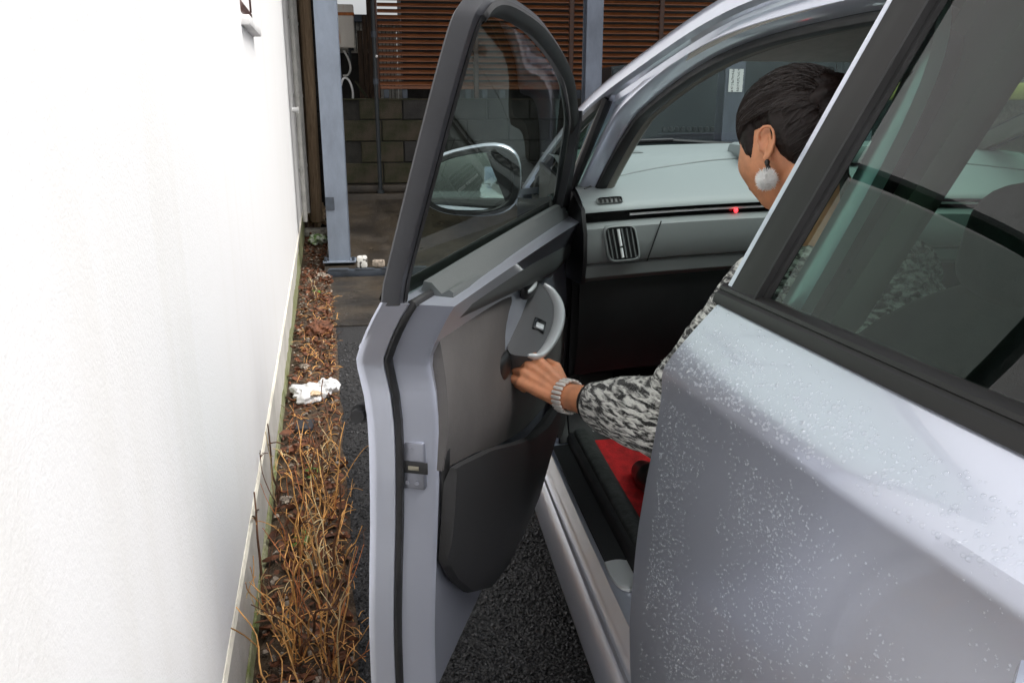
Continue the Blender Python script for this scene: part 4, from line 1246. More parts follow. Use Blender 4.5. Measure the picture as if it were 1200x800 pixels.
for s in (-1, 1):
    b = MB(); b.ell((CX + s * 0.66, 3.36, 0.74), (0.11, 0.16, 0.07), 0.8, 0.8, 20, 10); b.build('headlight', 'lamp_clear', car)
    b = MB(); b.ell((CX + s * 0.70, -0.80, 0.88), (0.06, 0.06, 0.15), 0.7, 0.7, 16, 10); b.build('tail_light', 'lamp_red', car)
rows = [across(lerp(-0.25, -0.80, i / 12), -0.004, 0.03, 0.0, 20, 0.045) for i in range(13)]
b = MB(); b.grid(rows); b.build('rear_window', 'side_glass', car, smooth=60)
tb = rows[-1]
rows = []
for z, dy in ((None, 0.0), (1.12, -0.03), (0.95, -0.05), (0.80, -0.06), (0.6, -0.10), (0.42, -0.10), (0.27, -0.05)):
    rows.append([(lerp(S(-0.7, 0.7) + 0.01, 2 * CX - S(-0.7, 0.7) - 0.01, k / 20), -0.78 + dy + 0.10 * abs(2 * k / 20 - 1) ** 3 - 0.02, (1.20 if z is None else z)) for k in range(21)])
b = MB(); b.slab(rows, (0, 0.03, 0)); b.build('tailgate', 'paint', car, smooth=40)
# underbody, floor, bulkhead
b = MB(); b.box((0.48, -0.7, 0.17), (2.06, 3.3, 0.20)); b.build('underbody', 'black_plastic', car, smooth=0)
b = MB(); b.grid([[(x, y, 0.312) for x in (0.50, 0.9, 1.27, 1.7, 2.04)] for y in (-0.6, 0.6, 1.6, 2.1)] + [[(x, 2.55, 0.42) for x in (0.50, 0.9, 1.27, 1.7, 2.04)], [(x, 2.68, 0.95) for x in (0.50, 0.9, 1.27, 1.7, 2.04)]]); b.build('carpet', 'carpet', car)
for mirr in (0, 1):
    rows = [[(0.53, y, z) for z in (0.30, 0.6, 0.95)] for y in (2.22, 2.5, 2.75)]
    b = MB(); b.grid(mirror(rows) if mirr else rows); b.build('footwell_side', 'carpet', car)
    rows = [[(0.56, y, z) for z in (0.30, 0.6, 0.92)] for y in (0.25, -0.2, -0.7)]
    b = MB(); b.grid(mirror(rows) if mirr else rows); b.build('boot_side', 'carpet', car)
# passenger mat
rows = []
for i in range(15):
    y = lerp(1.42, 2.12, i / 14)
    rows.append([(lerp(0.556, 1.02, k / 10), y, 0.318 + 0.05 * max(0, (y - 1.9) / 0.2) ** 1.5 + 0.003 * noise.noise((k, i, 0))) for k in range(11)])
b = MB(); b.slab(rows, (0, 0, 0.010)); b.build('floor_mat', 'red_mat', car, label='bright red floor mat')

# ---- dashboard -------------------------------------------------------
def dcurve(x): return 0.05 * ((x - CX) / 0.75) ** 2      # dash curves towards the doors
DX0, DX1 = 0.498, 2 * CX - 0.498
XS = [lerp(DX0, DX1, i / 48) for i in range(49)]
def dash(sec, xs=XS): return [[(x, y - 0.9 * dcurve(x) + 0.045, z - 0.018 * ((x - CX) / 0.75) ** 2 + 0.012) for y, z in sec] for x in xs]
rows = []
for x in XS:
    q = 1 - ((x - CX) / 0.80) ** 2
    yb_ = 2.66 + 0.28 * q
    sec = [(yb_, 1.148), (yb_ - 0.12, 1.150), (2.47, 1.146), (2.40, 1.136), (2.34, 1.120), (2.24, 1.104), (2.16, 1.085), (2.105, 1.062), (2.082, 1.044), (2.080, 1.036), (2.10, 1.034)]
    rows.append([(x, y - 0.9 * dcurve(x) + 0.045 if j > 2 else y, z - (0.018 if j > 2 else 0.012) * ((x - CX) / 0.75) ** 2 + (0.012 if j > 2 else 0.012)) for j, (y, z) in enumerate(sec)])
b = MB(); b.grid(rows); dsh = b.build('dashboard', 'dash_light', car, smooth=40)
b = MB(); b.grid(dash([(2.098, 1.036), (2.099, 1.008)])); b.build('black_band', 'gloss_black', dsh, smooth=60)
b = MB(); b.grid(dash([(2.098, 1.0255), (2.0905, 1.025), (2.0895, 1.0225), (2.0905, 1.020), (2.098, 1.0195)], [x for x in XS if 0.60 < x < 2.0])); b.build('bright_line', 'bright_strip', dsh, smooth=60)
b = MB(); b.grid(dash([(2.10, 1.008), (2.085, 1.006), (2.072, 0.995), (2.068, 0.96), (2.072, 0.92), (2.078, 0.905), (2.092, 0.898)])); dfc = b.build('dash_panel', 'dash_face', dsh, smooth=40)
b = MB(); b.grid(dash([(2.090, 0.899), (2.084, 0.895), (2.088, 0.865), (2.11, 0.850), (2.20, 0.84)])); b.build('dash_lower', 'dash_face', dsh, smooth=40)
b = MB(); b.grid(dash([(2.115, 0.852), (2.11, 0.83), (2.115, 0.70), (2.15, 0.58), (2.25, 0.54), (2.5, 0.6)])); b.build('glove_box', 'black_plastic', dsh, smooth=40)
def dp(x, y, z): return (x, y - 0.9 * dcurve(x) + 0.045, z - 0.018 * ((x - CX) / 0.75) ** 2 + 0.012)
b = MB(); b.grid([[dp(0.705 - 0.035 * f, 2.0655, lerp(1.003, 0.90, f)), dp(0.709 - 0.035 * f, 2.0655, lerp(1.003, 0.90, f))] for f in [i / 8 for i in range(9)]]); b.build('panel_seam', 'black_plastic', dsh)
def dash_z(x, yy):
    q = 1 - ((x - CX) / 0.80) ** 2; yb_ = 2.66 + 0.28 * q; k = ((x - CX) / 0.75) ** 2
    sec = [(yb_, 1.148), (yb_ - 0.12, 1.150), (2.47, 1.146), (2.40, 1.136), (2.34, 1.120), (2.24, 1.104), (2.16, 1.085), (2.105, 1.062), (2.082, 1.044)]
    pts = sorted((y - 0.9 * dcurve(x) + 0.045 if j > 2 else y, z - (0.018 if j > 2 else 0.012) * k + 0.012) for j, (y, z) in enumerate(sec))
    return interp(yy, pts)
seam = [(0.52, 2.17), (0.58, 2.22), (0.68, 2.29), (0.82, 2.36), (1.0, 2.41), (1.27, 2.43), (1.54, 2.41), (1.72, 2.36), (1.86, 2.29), (1.96, 2.22)]
b = MB(); b.tube([(p.x, p.y, dash_z(p.x, p.y) + 0.001) for p in spline([(x, y, 0) for x, y in seam], 6)], 0.0026, 6); b.build('pad_seam', 'dash_face', dsh, smooth=60)
# clips and speaker grille on the pad near the windscreen
b = MB(); b.slab([[(x, y, dash_z(x, y) + 0.0015) for x in [0.62 + 0.16 * i / 6 for i in range(7)]] for y in (2.50, 2.54, 2.58)], (0, 0, 0.0015)); b.build('defrost_grille', 'dash_face', dsh, smooth=60)
# left end cap
b = MB(); pr = [(2.70, 1.13), (2.47, 1.11), (2.24, 1.09), (2.105, 1.05), (2.072, 0.99), (2.07, 0.92), (2.09, 0.86), (2.3, 0.84), (2.7, 0.9)]
b.prism([(0.499, y - 0.035, z - 0.01) for y, z in pr], (-0.010, 0, 0)); b.build('dash_end', 'black_plastic', dsh)
# upper demister vent
def ving(cx, cz, hw, hh, y, e=0.5, n=28):
    out = []
    for j in range(n):
        t = 2 * math.pi * j / n
        ex = math.copysign(abs(math.cos(t)) ** e, math.cos(t)) * hw; ez = math.copysign(abs(math.sin(t)) ** e, math.sin(t)) * hh
        out.append((cx + ex, ez))
    return out
def vent(name, cx, cy, cz, hw, hh, tiltv, slats, vertical, skew=0.0):
    def P(ex, ez, d): # d = out of the surface towards the seat
        q = dp(cx + ex, cy, cz)
        return (q[0] + skew * -ez, q[1] - d * math.cos(tiltv) + ez * math.sin(tiltv), q[2] + ez * math.cos(tiltv) + d * math.sin(tiltv))
    o = ving(0, 0, hw, hh, 0, 0.36)
    b = MB(); b.grid([[P(ex * k, ez * k, d) for ex, ez in o] for k, d in ((1.0, 0.0045), (0.985, 0.0025), (0.97, 0.0015), (0.3, 0.0015), (0.01, 0.0015))], cv=True)
    v = b.build(name, 'black_plastic', dsh, smooth=45)
    b = MB(); b.grid([[P(ex * k, ez * k, d) for ex, ez in o] for k, d in ((1.16, -0.006), (1.13, 0.005), (1.04, 0.007), (0.995, 0.003))], cv=True); b.build('vent_bezel', 'dash_face', dsh, smooth=45)
    sb = []
    for k in range(slats):
        f = (k + 0.5) / slats * 2 - 1
        if vertical: pts = [P(f * hw * 0.94, -hh * 0.9, 0.003), P(f * hw * 0.94, hh * 0.9, 0.003)]
        else: pts = [P(-hw * 0.9, f * hh * 0.9, -0.004), P(hw * 0.9, f * hh * 0.9, -0.004)]
        s2 = MB(); s2.tube(pts, 0.0016, 6, flat=3.5, up=(1, 0, 0) if vertical else (0, 0, 1)); s2.build('vent_slat', 'black_plastic', v) if False else None
        sb.append(pts)
    return v, sb, P
v1, sb, P1 = vent('side_vent', 0.600, 2.067, 0.953, 0.040, 0.042, R(4), 6, True, skew=0.20)
for k, pts in enumerate(sb):
    s2 = MB(); s2.tube(pts, 0.0013, 6, flat=1.6); s2.build('vent_slat', 'dash_face', dsh)
b = MB(); b.tube([P1(-0.004, -0.036, 0.004), P1(-0.004, -0.012, 0.004)], 0.0034, 8); b.tube([P1(-0.004, -0.006, 0.005), P1(-0.004, 0.037, 0.005)], 0.0036, 8); b.build('vent_fin', 'bright_strip', dsh)
v2, sb, P2 = vent('demister_vent', 0.572, 2.100, 1.0600, 0.032, 0.0085, R(40), 5, True)
for k, pts in enumerate(sb):
    s2 = MB(); s2.tube(pts, 0.0016, 6, flat=2); s2.build('vent_slat', 'trim_dark', dsh)
q = dp(0.925, 2.088, 1.016); b = MB(); b.ell((q[0], q[1] - 0.004, q[2]), (0.006, 0.004, 0.0065), nu=12, nv=8); b.build('red_indicator', 'red_led', dsh)
q = dp(1.86, 2.071, 0.953)
b = MB(); b.rbox((q[0] - 0.05, q[1] - 0.006, q[2] - 0.04), (q[0] + 0.05, q[1] + 0.01, q[2] + 0.04), 0.01); b.build('side_vent', 'gloss_black', dsh)
# centre stack, console, meter hood
b = MB(); b.rbox((1.12, 2.02, 0.55), (1.42, 2.16, 1.03), 0.03, fn=lambda v: Vector((v.x, v.y - 0.35 * (1.0 - v.z) + 0.05, v.z))); b.build('centre_stack', 'dash_face', dsh)
b = MB(); b.rbox((1.15, 1.15, 0.31), (1.39, 2.05, 0.62), 0.05, fn=lambda v: Vector((v.x, v.y, v.z + 0.10 * (v.y - 1.5)))); b.build('centre_console', 'trim_grey', car)
b = MB(); b.rbox((1.05, 2.30, 1.13), (1.55, 2.52, 1.185), 0.02); b.build('meter_hood', 'dash_light', dsh)
# steering wheel (driver sits on the right)
sc = Vector((1.70, 1.77, 0.98)); axm = Matrix.Rotation(R(-65), 3, 'X')
b = MB(); b.tube([tuple(sc + axm @ Vector((0.185 * math.cos(t), 0.185 * math.sin(t), 0))) for t in [2 * math.pi * i / 40 for i in range(40)]], 0.016, 10, closed=True); stw = b.build('steering_wheel', 'trim_dark', car, smooth=60)
b = MB(); b.ell(sc + axm @ Vector((0, 0, -0.02)), (0.07, 0.06, 0.035), 0.7, 0.8, 20, 10, rot=axm); b.build('wheel_hub', 'trim_grey', stw)
for t in (0.1, math.pi - 0.1, -math.pi / 2):
    b = MB(); b.tube([tuple(sc + axm @ Vector((0.05 * math.cos(t), 0.05 * math.sin(t), -0.015))), tuple(sc + axm @ Vector((0.18 * math.cos(t), 0.18 * math.sin(t), 0)))], 0.014, 8, flat=0.6); b.build('wheel_spoke', 'trim_grey', stw)
b = MB(); b.tube([tuple(sc + axm @ Vector((0, 0, -0.03))), (1.70, 2.12, 0.88)], 0.035, 12); b.build('steering_column', 'black_plastic', car)

# ---- centre pillar inside, belt -----------------------------------------
rows = []
for i in range(25):
    z = 0.42 + 1.0 * i / 24
    y0 = edge_y(z) - 0.02
    x0 = side(y0, z)
    rows.append([(x0 + 0.078, y0 - 0.01, z), (x0 + 0.098, y0 - 0.018, z), (x0 + 0.108, y0 - 0.06, z), (x0 + 0.104, y0 - 0.150, z), (x0 + 0.075, y0 - 0.170, z), (x0 + 0.045, y0 - 0.172, z)])
b = MB(); b.grid(rows); b.build('centre_pillar_trim', 'pillar_trim', car, smooth=50)
b = MB(); b.slab([[(0.565 + 0.10 * f + dx * 0.3, 0.985 - 0.03 * f + dx, 1.24 - 0.82 * f) for dx in (-0.023, 0.023)] for f in [i / 12 for i in range(13)]], (0.0015, 0, 0)); b.build('seat_belt', 'belt_webbing', car, smooth=50)
# ---- seats ------------------------------------------------------------
def seat(xc, yb, name='front_seat'):
    b = MB(); b.ell((xc, yb + 0.33, 0.50), (0.265, 0.30, 0.10), 0.45, 0.35, 32, 16, fn=lambda p: Vector((p.x, p.y, p.z + 0.05 * max(0, p.y / 0.3) + 0.03 * (abs(p.x) / 0.26) ** 4)))
    s = b.build(name, 'seat_fabric', car, smooth=60, org=(xc, yb, 0.3))
    M = Matrix.Rotation(R(14), 3, 'X')
    b = MB(); b.ell((xc, yb - 0.045, 0.775), (0.268, 0.085, 0.33), 0.75, 0.55, 36, 24, rot=M, fn=lambda p: Vector((p.x * (1 - 0.12 * max(0, p.z / 0.33) ** 3), p.y + (0.035 * (abs(p.x) / 0.25) ** 3 if p.y > 0 else 0), p.z))); b.build('backrest', 'seat_fabric', s, smooth=60)
    b = MB(); b.ell((xc, yb - 0.125, 1.135), (0.125, 0.055, 0.075), 0.55, 0.55, 28, 14, rot=M); b.build('headrest', 'seat_fabric', s, smooth=60)
    for sx in (-0.055, 0.055):
        b = MB(); b.tube([(xc + sx, yb - 0.11, 1.03), (xc + sx, yb - 0.125, 1.10)], 0.007, 8); b.build('headrest_rod', 'chrome', s)
    b = MB(); b.rbox((xc - 0.22, yb + 0.08, 0.315), (xc + 0.22, yb + 0.55, 0.42), 0.02); b.build('seat_base', 'black_plastic', s)
    return s
seat(0.805, 1.0)
seat(1.70, 0.98)
b = MB(); b.ell((CX, 0.12, 0.48), (0.66, 0.28, 0.12), 0.4, 0.3, 40, 14); rs_ = b.build('rear_seat', 'seat_fabric', car, smooth=60)
b = MB(); b.ell((CX, -0.22, 0.82), (0.66, 0.10, 0.34), 0.35, 0.3, 40, 16, rot=Matrix.Rotation(R(18), 3, 'X')); b.build('backrest', 'seat_fabric', rs_, smooth=60)
for xs in (0.87, 1.27, 1.67):
    b = MB(); b.ell((xs, -0.33, 1.17), (0.12, 0.05, 0.075), 0.55, 0.55, 24, 12); b.build('headrest', 'seat_fabric', rs_, smooth=60)

# ---- wipers ------------------------------------------------------------
def wiper(p0, p1, p2):
    b = MB(); b.tube([p0, p1], [0.011, 0.007], 8); w = b.build('wiper', 'black_plastic', car)
    b = MB(); b.tube([p1, p2], 0.006, 6, flat=1.8); b.build('wiper_blade', 'rubber', w)
    b = MB(); b.tube([p0, (p0[0], p0[1], p0[2] + 0.02)], 0.017, 10); b.build('wiper_pivot', 'black_plastic', w)
wiper((0.92, 3.00, 1.13), (0.70, 2.90, 1.162), (0.60, 2.76, 1.168))
wiper((1.36, 3.06, 1.145), (1.05, 3.015, 1.168), (0.86, 2.99, 1.165))
b = MB(); b.grid([[(p[0], p[1] + d, p[2] + dz) for p in ws_bottom] for d, dz in ((-0.02, -0.006), (0.03, -0.014), (0.08, -0.02), (0.10, -0.05))]); b.build('cowl', 'black_plastic', car, smooth=50)

# ---- wheels -------------------------------------------------------------
def wheel(xo, yc, sgn):
    b = MB()
    prof = [(0.20, 0.0), (0.235, -0.012), (0.275, -0.018), (0.300, -0.008), (0.310, 0.02), (0.310, 0.16), (0.298, 0.19), (0.24, 0.20)]
    rows = [[(xo + sgn * d, yc + r * math.cos(t), ZW + r * math.sin(t)) for r, d in prof] for t in [2 * math.pi * i / 40 for i in range(40)]]
    b.grid(rows, cu=True); w = b.build('wheel', 'tyre', car, smooth=35, org=(xo, yc, ZW))
    b = MB()
    rows = [[(xo + sgn * d, yc + r * math.cos(t), ZW + r * math.sin(t)) for r, d in ((0.212, 0.01), (0.205, 0.0), (0.195, 0.02), (0.19, 0.14))] for t in [2 * math.pi * i / 40 for i in range(40)]]
    b.grid(rows, cu=True); b.build('rim', 'alloy', w)
    for k in range(5):
        t = 2 * math.pi * k / 5 + 0.3
        b = MB(); b.tube([(xo + sgn * 0.02, yc + 0.03 * math.cos(t), ZW + 0.03 * math.sin(t)), (xo + sgn * 0.012, yc + 0.20 * math.cos(t), ZW + 0.20 * math.sin(t))], [0.03, 0.022], 8, flat=0.6); b.build('spoke', 'alloy', w)
    b = MB(); b.tube([(xo + sgn * 0.005, yc, ZW), (xo + sgn * 0.06, yc, ZW)], 0.045, 16); b.build('hub', 'alloy', w)
for yc in (AXF, AXR):
    wheel(0.395 + plan(yc), yc, 1); wheel(2 * CX - 0.395 - plan(yc), yc, -1)
    for s in (0, 1):
        rows = [[((0.42 if not s else 2 * CX - 0.42) + d, yc + 0.37 * math.cos(t), ZW + 0.37 * math.sin(t)) for d in ((0, 0.1, 0.25) if not s else (0, -0.1, -0.25))] for t in [math.pi * i / 16 - 0.1 for i in range(17)]]
        b = MB(); b.grid(rows); b.build('arch_liner', 'black_plastic', car)
# ================================================================== PERSON
mat('skin', (0.66, 0.285, 0.150), 0.45, sub=0.25, var=0.10, vscale=30, bump=0.12, bscale=350, bdist=0.0008, rvar=0.08)
mat('lips', (0.30, 0.06, 0.05), 0.35)
mat('hair', (0.010, 0.0042, 0.003), 0.5, spec=0.3, bump=0.5, bscale=90, bdist=0.004, stretch=(1, 1, 1), var=0.3, vscale=60)
mat('hair_strand', (0.014, 0.006, 0.004), 0.42, spec=0.5)
mat('black_cloth', (0.008, 0.008, 0.009), 0.85, bump=0.3, bscale=200)
mat('black_shoe', (0.008, 0.008, 0.008), 0.3)
mat('fluff', (0.95, 0.945, 0.93), 0.95)
mat('bead', (0.02, 0.014, 0.012), 0.15)
mat('bracelet', (0.86, 0.84, 0.80), 0.35, metal=0.25)
def knit():
    m = mat('knit', (0.7, 0.7, 0.68), 0.9, sheen=0.2)
    n, l = m.node_tree.nodes, m.node_tree.links
    p = n['Principled BSDF']
    tc = n.new('ShaderNodeTexCoord')
    mp = n.new('ShaderNodeMapping'); mp.inputs['Rotation'].default_value = (R(25), R(-12), R(35)); mp.inputs['Scale'].default_value = (66, 30, 150)
    l.new(tc.outputs['Object'], mp.inputs['Vector'])
    t = n.new('ShaderNodeTexNoise'); t.inputs['Scale'].default_value = 1.0; t.inputs['Detail'].default_value = 2.5; t.inputs['Distortion'].default_value = 0.6
    l.new(mp.outputs[0], t.inputs['Vector'])
    r = n.new('ShaderNodeValToRGB')
    r.color_ramp.elements[0].position = 0.43; r.color_ramp.elements[0].color = (0.012, 0.012, 0.011, 1)
    r.color_ramp.elements[1].position = 0.60; r.color_ramp.elements[1].color = (0.72, 0.71, 0.67, 1)
    l.new(t.outputs['Fac'], r.inputs['Fac']); l.new(r.outputs[0], p.inputs['Base Color'])
    t2 = n.new('ShaderNodeTexNoise'); t2.inputs['Scale'].default_value = 260
    l.new(tc.outputs['Object'], t2.inputs['Vector'])
    ad = n.new('ShaderNodeMath'); ad.operation = 'ADD'; l.new(t.outputs['Fac'], ad.inputs[0]); l.new(t2.outputs['Fac'], ad.inputs[1])
    b = n.new('ShaderNodeBump'); b.inputs['Strength'].default_value = 0.8; b.inputs['Distance'].default_value = 0.006
    l.new(ad.outputs[0], b.inputs['Height']); l.new(b.outputs[0], p.inputs['Normal'])
knit()

def fuse(mb, voxel, it=3, fac=0.5):
    """voxel-fuse overlapping shapes into one continuous skin"""
    me = bpy.data.meshes.new('tmp'); me.from_pydata(mb.v, [], mb.f)
    bm = bmesh.new(); bm.from_mesh(me); bmesh.ops.recalc_face_normals(bm, faces=bm.faces[:]); bm.to_mesh(me); bm.free()
    o = bpy.data.objects.new('tmp', me); COL.objects.link(o)
    md = o.modifiers.new('r', 'REMESH'); md.mode = 'VOXEL'; md.voxel_size = voxel
    if it:
        ms = o.modifiers.new('s', 'SMOOTH'); ms.iterations = it; ms.factor = fac
    dg = bpy.context.evaluated_depsgraph_get()
    ev = o.evaluated_get(dg)
    res = bpy.data.meshes.new_from_object(ev)
    out = MB(); out.v = [tuple(v.co) for v in res.vertices]; out.f = [tuple(p.vertices) for p in res.polygons]
    bpy.data.objects.remove(o); bpy.data.meshes.remove(me); bpy.data.meshes.remove(res)
    return out
def limb(mb, pts, rs, n=14):
    mb.tube(pts, rs, n)
    for p, r in zip(pts, rs): mb.ell(p, (r, r, r), nu=n, nv=8)

person = empty('person', (0.86, 1.05, 0.50), 'person in black and white knit leaning out of the seat to pull the car door', 'person')
# head frame: x to the person's right, y to the front of the face, z up
HC = Vector((0.661, 1.318, 1.233))
HS = 0.91
YAW, PIT, ROL = R(23), R(20), R(3)
HM = Matrix.Rotation(YAW, 3, 'Z') @ Matrix.Rotation(-PIT, 3, 'X') @ Matrix.Rotation(ROL, 3, 'Y')
def gauss(p, c, s): return math.exp(-sum(((a - b_) / w) ** 2 for a, b_, w in zip(p, c, s)))
def head_point(d, grow=0.0):
    """surface point of the head (local) for a unit direction d"""
    e = 2.25
    rx, ry, rz = 0.074, 0.097, 0.117
    k = (abs(d.x / rx) ** e + abs(d.y / ry) ** e + abs(d.z / rz) ** e) ** (-1 / e)
    p = d * k
    z = p.z
    if z < 0.0:                                # jaw narrows, chin comes forward, nape cut in
        t = min(1, -z / 0.115)
        p.x *= 1 - 0.34 * t ** 1.6
        if p.y < 0: p.y *= 1 - 0.50 * t ** 1.2
        else: p.y *= 1 - 0.10 * t
        p.y += 0.012 * t
    else:
        t = z / 0.117
        if p.y > 0: p.y *= 1 - 0.06 * t
        p.y -= 0.008 * t
    q = p.copy()
    f = 1.0 if p.y > 0 else 0.0
    dy = 0.0
    dy += 0.024 * gauss(q, (0, 0.098, -0.012), (0.012, 0.05, 0.016)) + 0.012 * gauss(q, (0, 0.098, 0.012), (0.010, 0.05, 0.022))
    dy += 0.008 * gauss(q, (0, 0.095, -0.052), (0.022, 0.05, 0.006)) + 0.007 * gauss(q, (0, 0.093, -0.064), (0.020, 0.05, 0.006))
    dy += 0.010 * gauss(q, (0, 0.09, -0.100), (0.022, 0.05, 0.018))
    dy -= 0.013 * (gauss(q, (0.032, 0.085, 0.014), (0.018, 0.05, 0.013)) + gauss(q, (-0.032, 0.085, 0.014), (0.018, 0.05, 0.013)))
    dy += 0.007 * gauss(q, (0, 0.09, 0.034), (0.05, 0.05, 0.010))
    dy += 0.006 * (gauss(q, (0.040, 0.075, -0.022), (0.022, 0.05, 0.022)) + gauss(q, (-0.040, 0.075, -0.022), (0.022, 0.05, 0.022)))
    p.y += dy * f
    p.x += math.copysign(0.004, p.x) * (gauss(q, (0.055, 0.055, -0.02), (0.03, 0.04, 0.03)) + gauss(q, (-0.055, 0.055, -0.02), (0.03, 0.04, 0.03)))
    if grow: p = p + p.normalized() * grow
    return p
def HL(p): return HC + HM @ (Vector(p) * HS)
body = MB()
vs = []; NU, NV = 72, 56
for i in range(NV + 1):
    ph = -math.pi / 2 + math.pi * i / NV
    for j in range(NU):
        th = 2 * math.pi * j / NU
        vs.append(HL(head_point(Vector((math.cos(ph) * math.cos(th), math.cos(ph) * math.sin(th), math.sin(ph))))))
fs = []
for i in range(NV):
    for j in range(NU):
        a = i * NU + j; c = i * NU + (j + 1) % NU
        fs.append((a, c, c + NU, a + NU))
body.add(vs, fs)
# ears
for s in (-1, 1):
    EM = Matrix.Rotation(R(-22 * s), 3, 'Z') @ Matrix.Rotation(R(8), 3, 'X')
    ec = Vector((0.0745 * s, -0.012, -0.004))
    def E_(x, y, z): return HL(ec + EM @ (Vector((x * s, y, z)) * 0.87))
    body.ell(E_(0.000, -0.002, 0.004), (0.005, 0.012, 0.021), rot=HM @ EM, nu=16, nv=10)
    helix = [(0.004, 0.010, -0.002), (0.009, 0.014, 0.012), (0.013, 0.008, 0.027), (0.016, -0.006, 0.033), (0.018, -0.019, 0.027), (0.018, -0.023, 0.010), (0.015, -0.019, -0.008), (0.010, -0.010, -0.022), (0.007, -0.001, -0.030), (0.004, 0.006, -0.028)]
    body.tube(spline([E_(*p) for p in helix], 4), 0.0034, 8)
    body.tube(spline([E_(*p) for p in [(0.010, -0.010, 0.022), (0.012, -0.013, 0.008), (0.010, -0.010, -0.008), (0.008, -0.002, -0.014)]], 4), 0.0029, 8)
    body.ell(E_(0.007, -0.004, -0.026), (0.0036, 0.0068, 0.0072), rot=HM @ EM, nu=12, nv=8)
    body.ell(E_(0.006, 0.011, -0.006), (0.004, 0.004, 0.007), rot=HM @ EM, nu=10, nv=8)
    if s == -1: LOBE = E_(0.010, -0.004, -0.034)
SHL, SHR = Vector((0.590, 1.215, 1.010)), Vector((0.865, 1.30, 1.015))
NECK0, NECK1 = Vector((0.735, 1.215, 1.045)), HL((0, -0.035, -0.07))
limb(body, [tuple(NECK0), tuple(NECK0.lerp(NECK1, 0.5)), tuple(NECK1)], [0.066, 0.055, 0.053])
limb(body, [(0.87, 1.03, 0.62), (0.82, 1.10, 0.80), (0.755, 1.20, 0.97)], [0.13, 0.12, 0.11])
limb(body, [tuple(SHL), (0.735, 1.22, 1.02), tuple(SHR)], [0.05, 0.06, 0.05])
ELL, WRL = Vector((0.470, 1.285, 0.775)), Vector((0.332, 1.520, 0.744))
ELR, WRR = Vector((0.985, 1.42, 0.80)), Vector((0.86, 1.60, 0.735))
limb(body, [tuple(SHL), tuple(ELL)], [0.045, 0.038])
limb(body, [tuple(ELL), tuple(ELL.lerp(WRL, 0.3)), tuple(ELL.lerp(WRL, 0.75)), tuple(WRL)], [0.038, 0.038, 0.029, 0.0255])
limb(body, [tuple(SHR), tuple(ELR), tuple(WRR)], [0.045, 0.038, 0.025])
for hx_, kx, ax in ((0.80, 0.715, 0.655), (0.95, 0.90, 0.86)):
    limb(body, [(hx_, 1.06, 0.60), (kx, 1.50, 0.64), (ax, 1.80, 0.42)], [0.085, 0.056, 0.038])
def hand(mb, wr, kn, nb, side, curl, thumb_dir):
    """wr wrist, kn middle knuckle, nb normal of the back of the hand; side: +1 index finger along d x nb"""
    d = (kn - wr).normalized(); nb = (nb - d * nb.dot(d)).normalized(); a = d.cross(nb) * side
    L = (kn - wr).length
    for k, o in enumerate((0.030, 0.010, -0.010, -0.029)):
        base = wr + a * o * 0.45
        kk = kn + a * o - d * (0.002, 0.0, 0.004, 0.010)[k]
        limb(mb, [tuple(base), tuple(base.lerp(kk, 0.55)), tuple(kk)], [0.0155, 0.0135, 0.0110], 10)
        p = kk; ang = 0.0
        for ph_, (ln, r, c) in enumerate(zip([(0.043, 0.026, 0.020), (0.047, 0.029, 0.021), (0.043, 0.027, 0.020), (0.034, 0.021, 0.018)][k], (0.0090, 0.0082, 0.0074), curl)):
            ang += c
            dirv = d * math.cos(ang) - nb * math.sin(ang)
            q = p + dirv * ln
            limb(mb, [tuple(p), tuple(q)], [r + 0.0006, r * 0.94], 10)
            p = q
    t0 = wr + a * 0.020 + d * 0.022 - nb * 0.006
    t1 = t0 + (a * 0.55 + d * 0.75 - nb * 0.30).normalized() * 0.040
    t2 = t1 + (d * 0.85 - nb * 0.60 + a * 0.05).normalized() * 0.030
    t3 = t2 + (d * 0.60 - nb * 0.85 - a * 0.2).normalized() * 0.024
    limb(mb, [tuple(t0), tuple(t1), tuple(t2), tuple(t3)], [0.0150, 0.0115, 0.0098, 0.0082], 10)
KNL = Vector((0.264, 1.576, 0.785))
hand(body, WRL, KNL, Vector((-0.25, -0.78, 0.58)), 1, (0.75, 1.25, 0.9), None)
hand(body, WRR, Vector((0.83, 1.675, 0.715)), Vector((0, 0.2, 1)), -1, (0.25, 0.35, 0.3), None)
fused = fuse(body, 0.0027, 4, 0.45)
bo = fused.build('body', 'skin', person, smooth=180, weld=False)

# lips and closed eyelids are modelled in the face; lips get their own colour
def on_face(x, y, z, g): return HL(head_point(Vector((x, y, z)).normalized(), g))
b = MB()
b.tube(spline([on_face(x, 0.10, -0.0505 - 6 * x * x, 0.0005) for x in (-0.021, -0.012, -0.004, 0.004, 0.012, 0.021)], 4), [0.0016 + 0.0026 * math.sin(math.pi * i / 20) for i in range(21)], 8)
b.tube(spline([on_face(x, 0.10, -0.060 + 9 * x * x, 0.0005) for x in (-0.020, -0.01, 0, 0.01, 0.020)], 4), [0.0016 + 0.0030 * math.sin(math.pi * i / 16) for i in range(17)], 8)
b.build('lips', 'lips', person, smooth=180)
for s in (-1, 1):
    b = MB(); b.tube(spline([on_face(s * x, y, z, 0.0) for x, y, z in ((0.014, 0.098, 0.036), (0.026, 0.094, 0.041), (0.040, 0.082, 0.041), (0.052, 0.066, 0.035))], 4), 0.0016, 6); b.build('eyebrow', 'hair', person)
    b = MB(); b.tube(spline([on_face(s * x, y, z, 0.0) for x, y, z in ((0.018, 0.088, 0.010), (0.030, 0.086, 0.006), (0.044, 0.076, 0.010))], 4), 0.0012, 6); b.build('eyelash', 'hair', person)

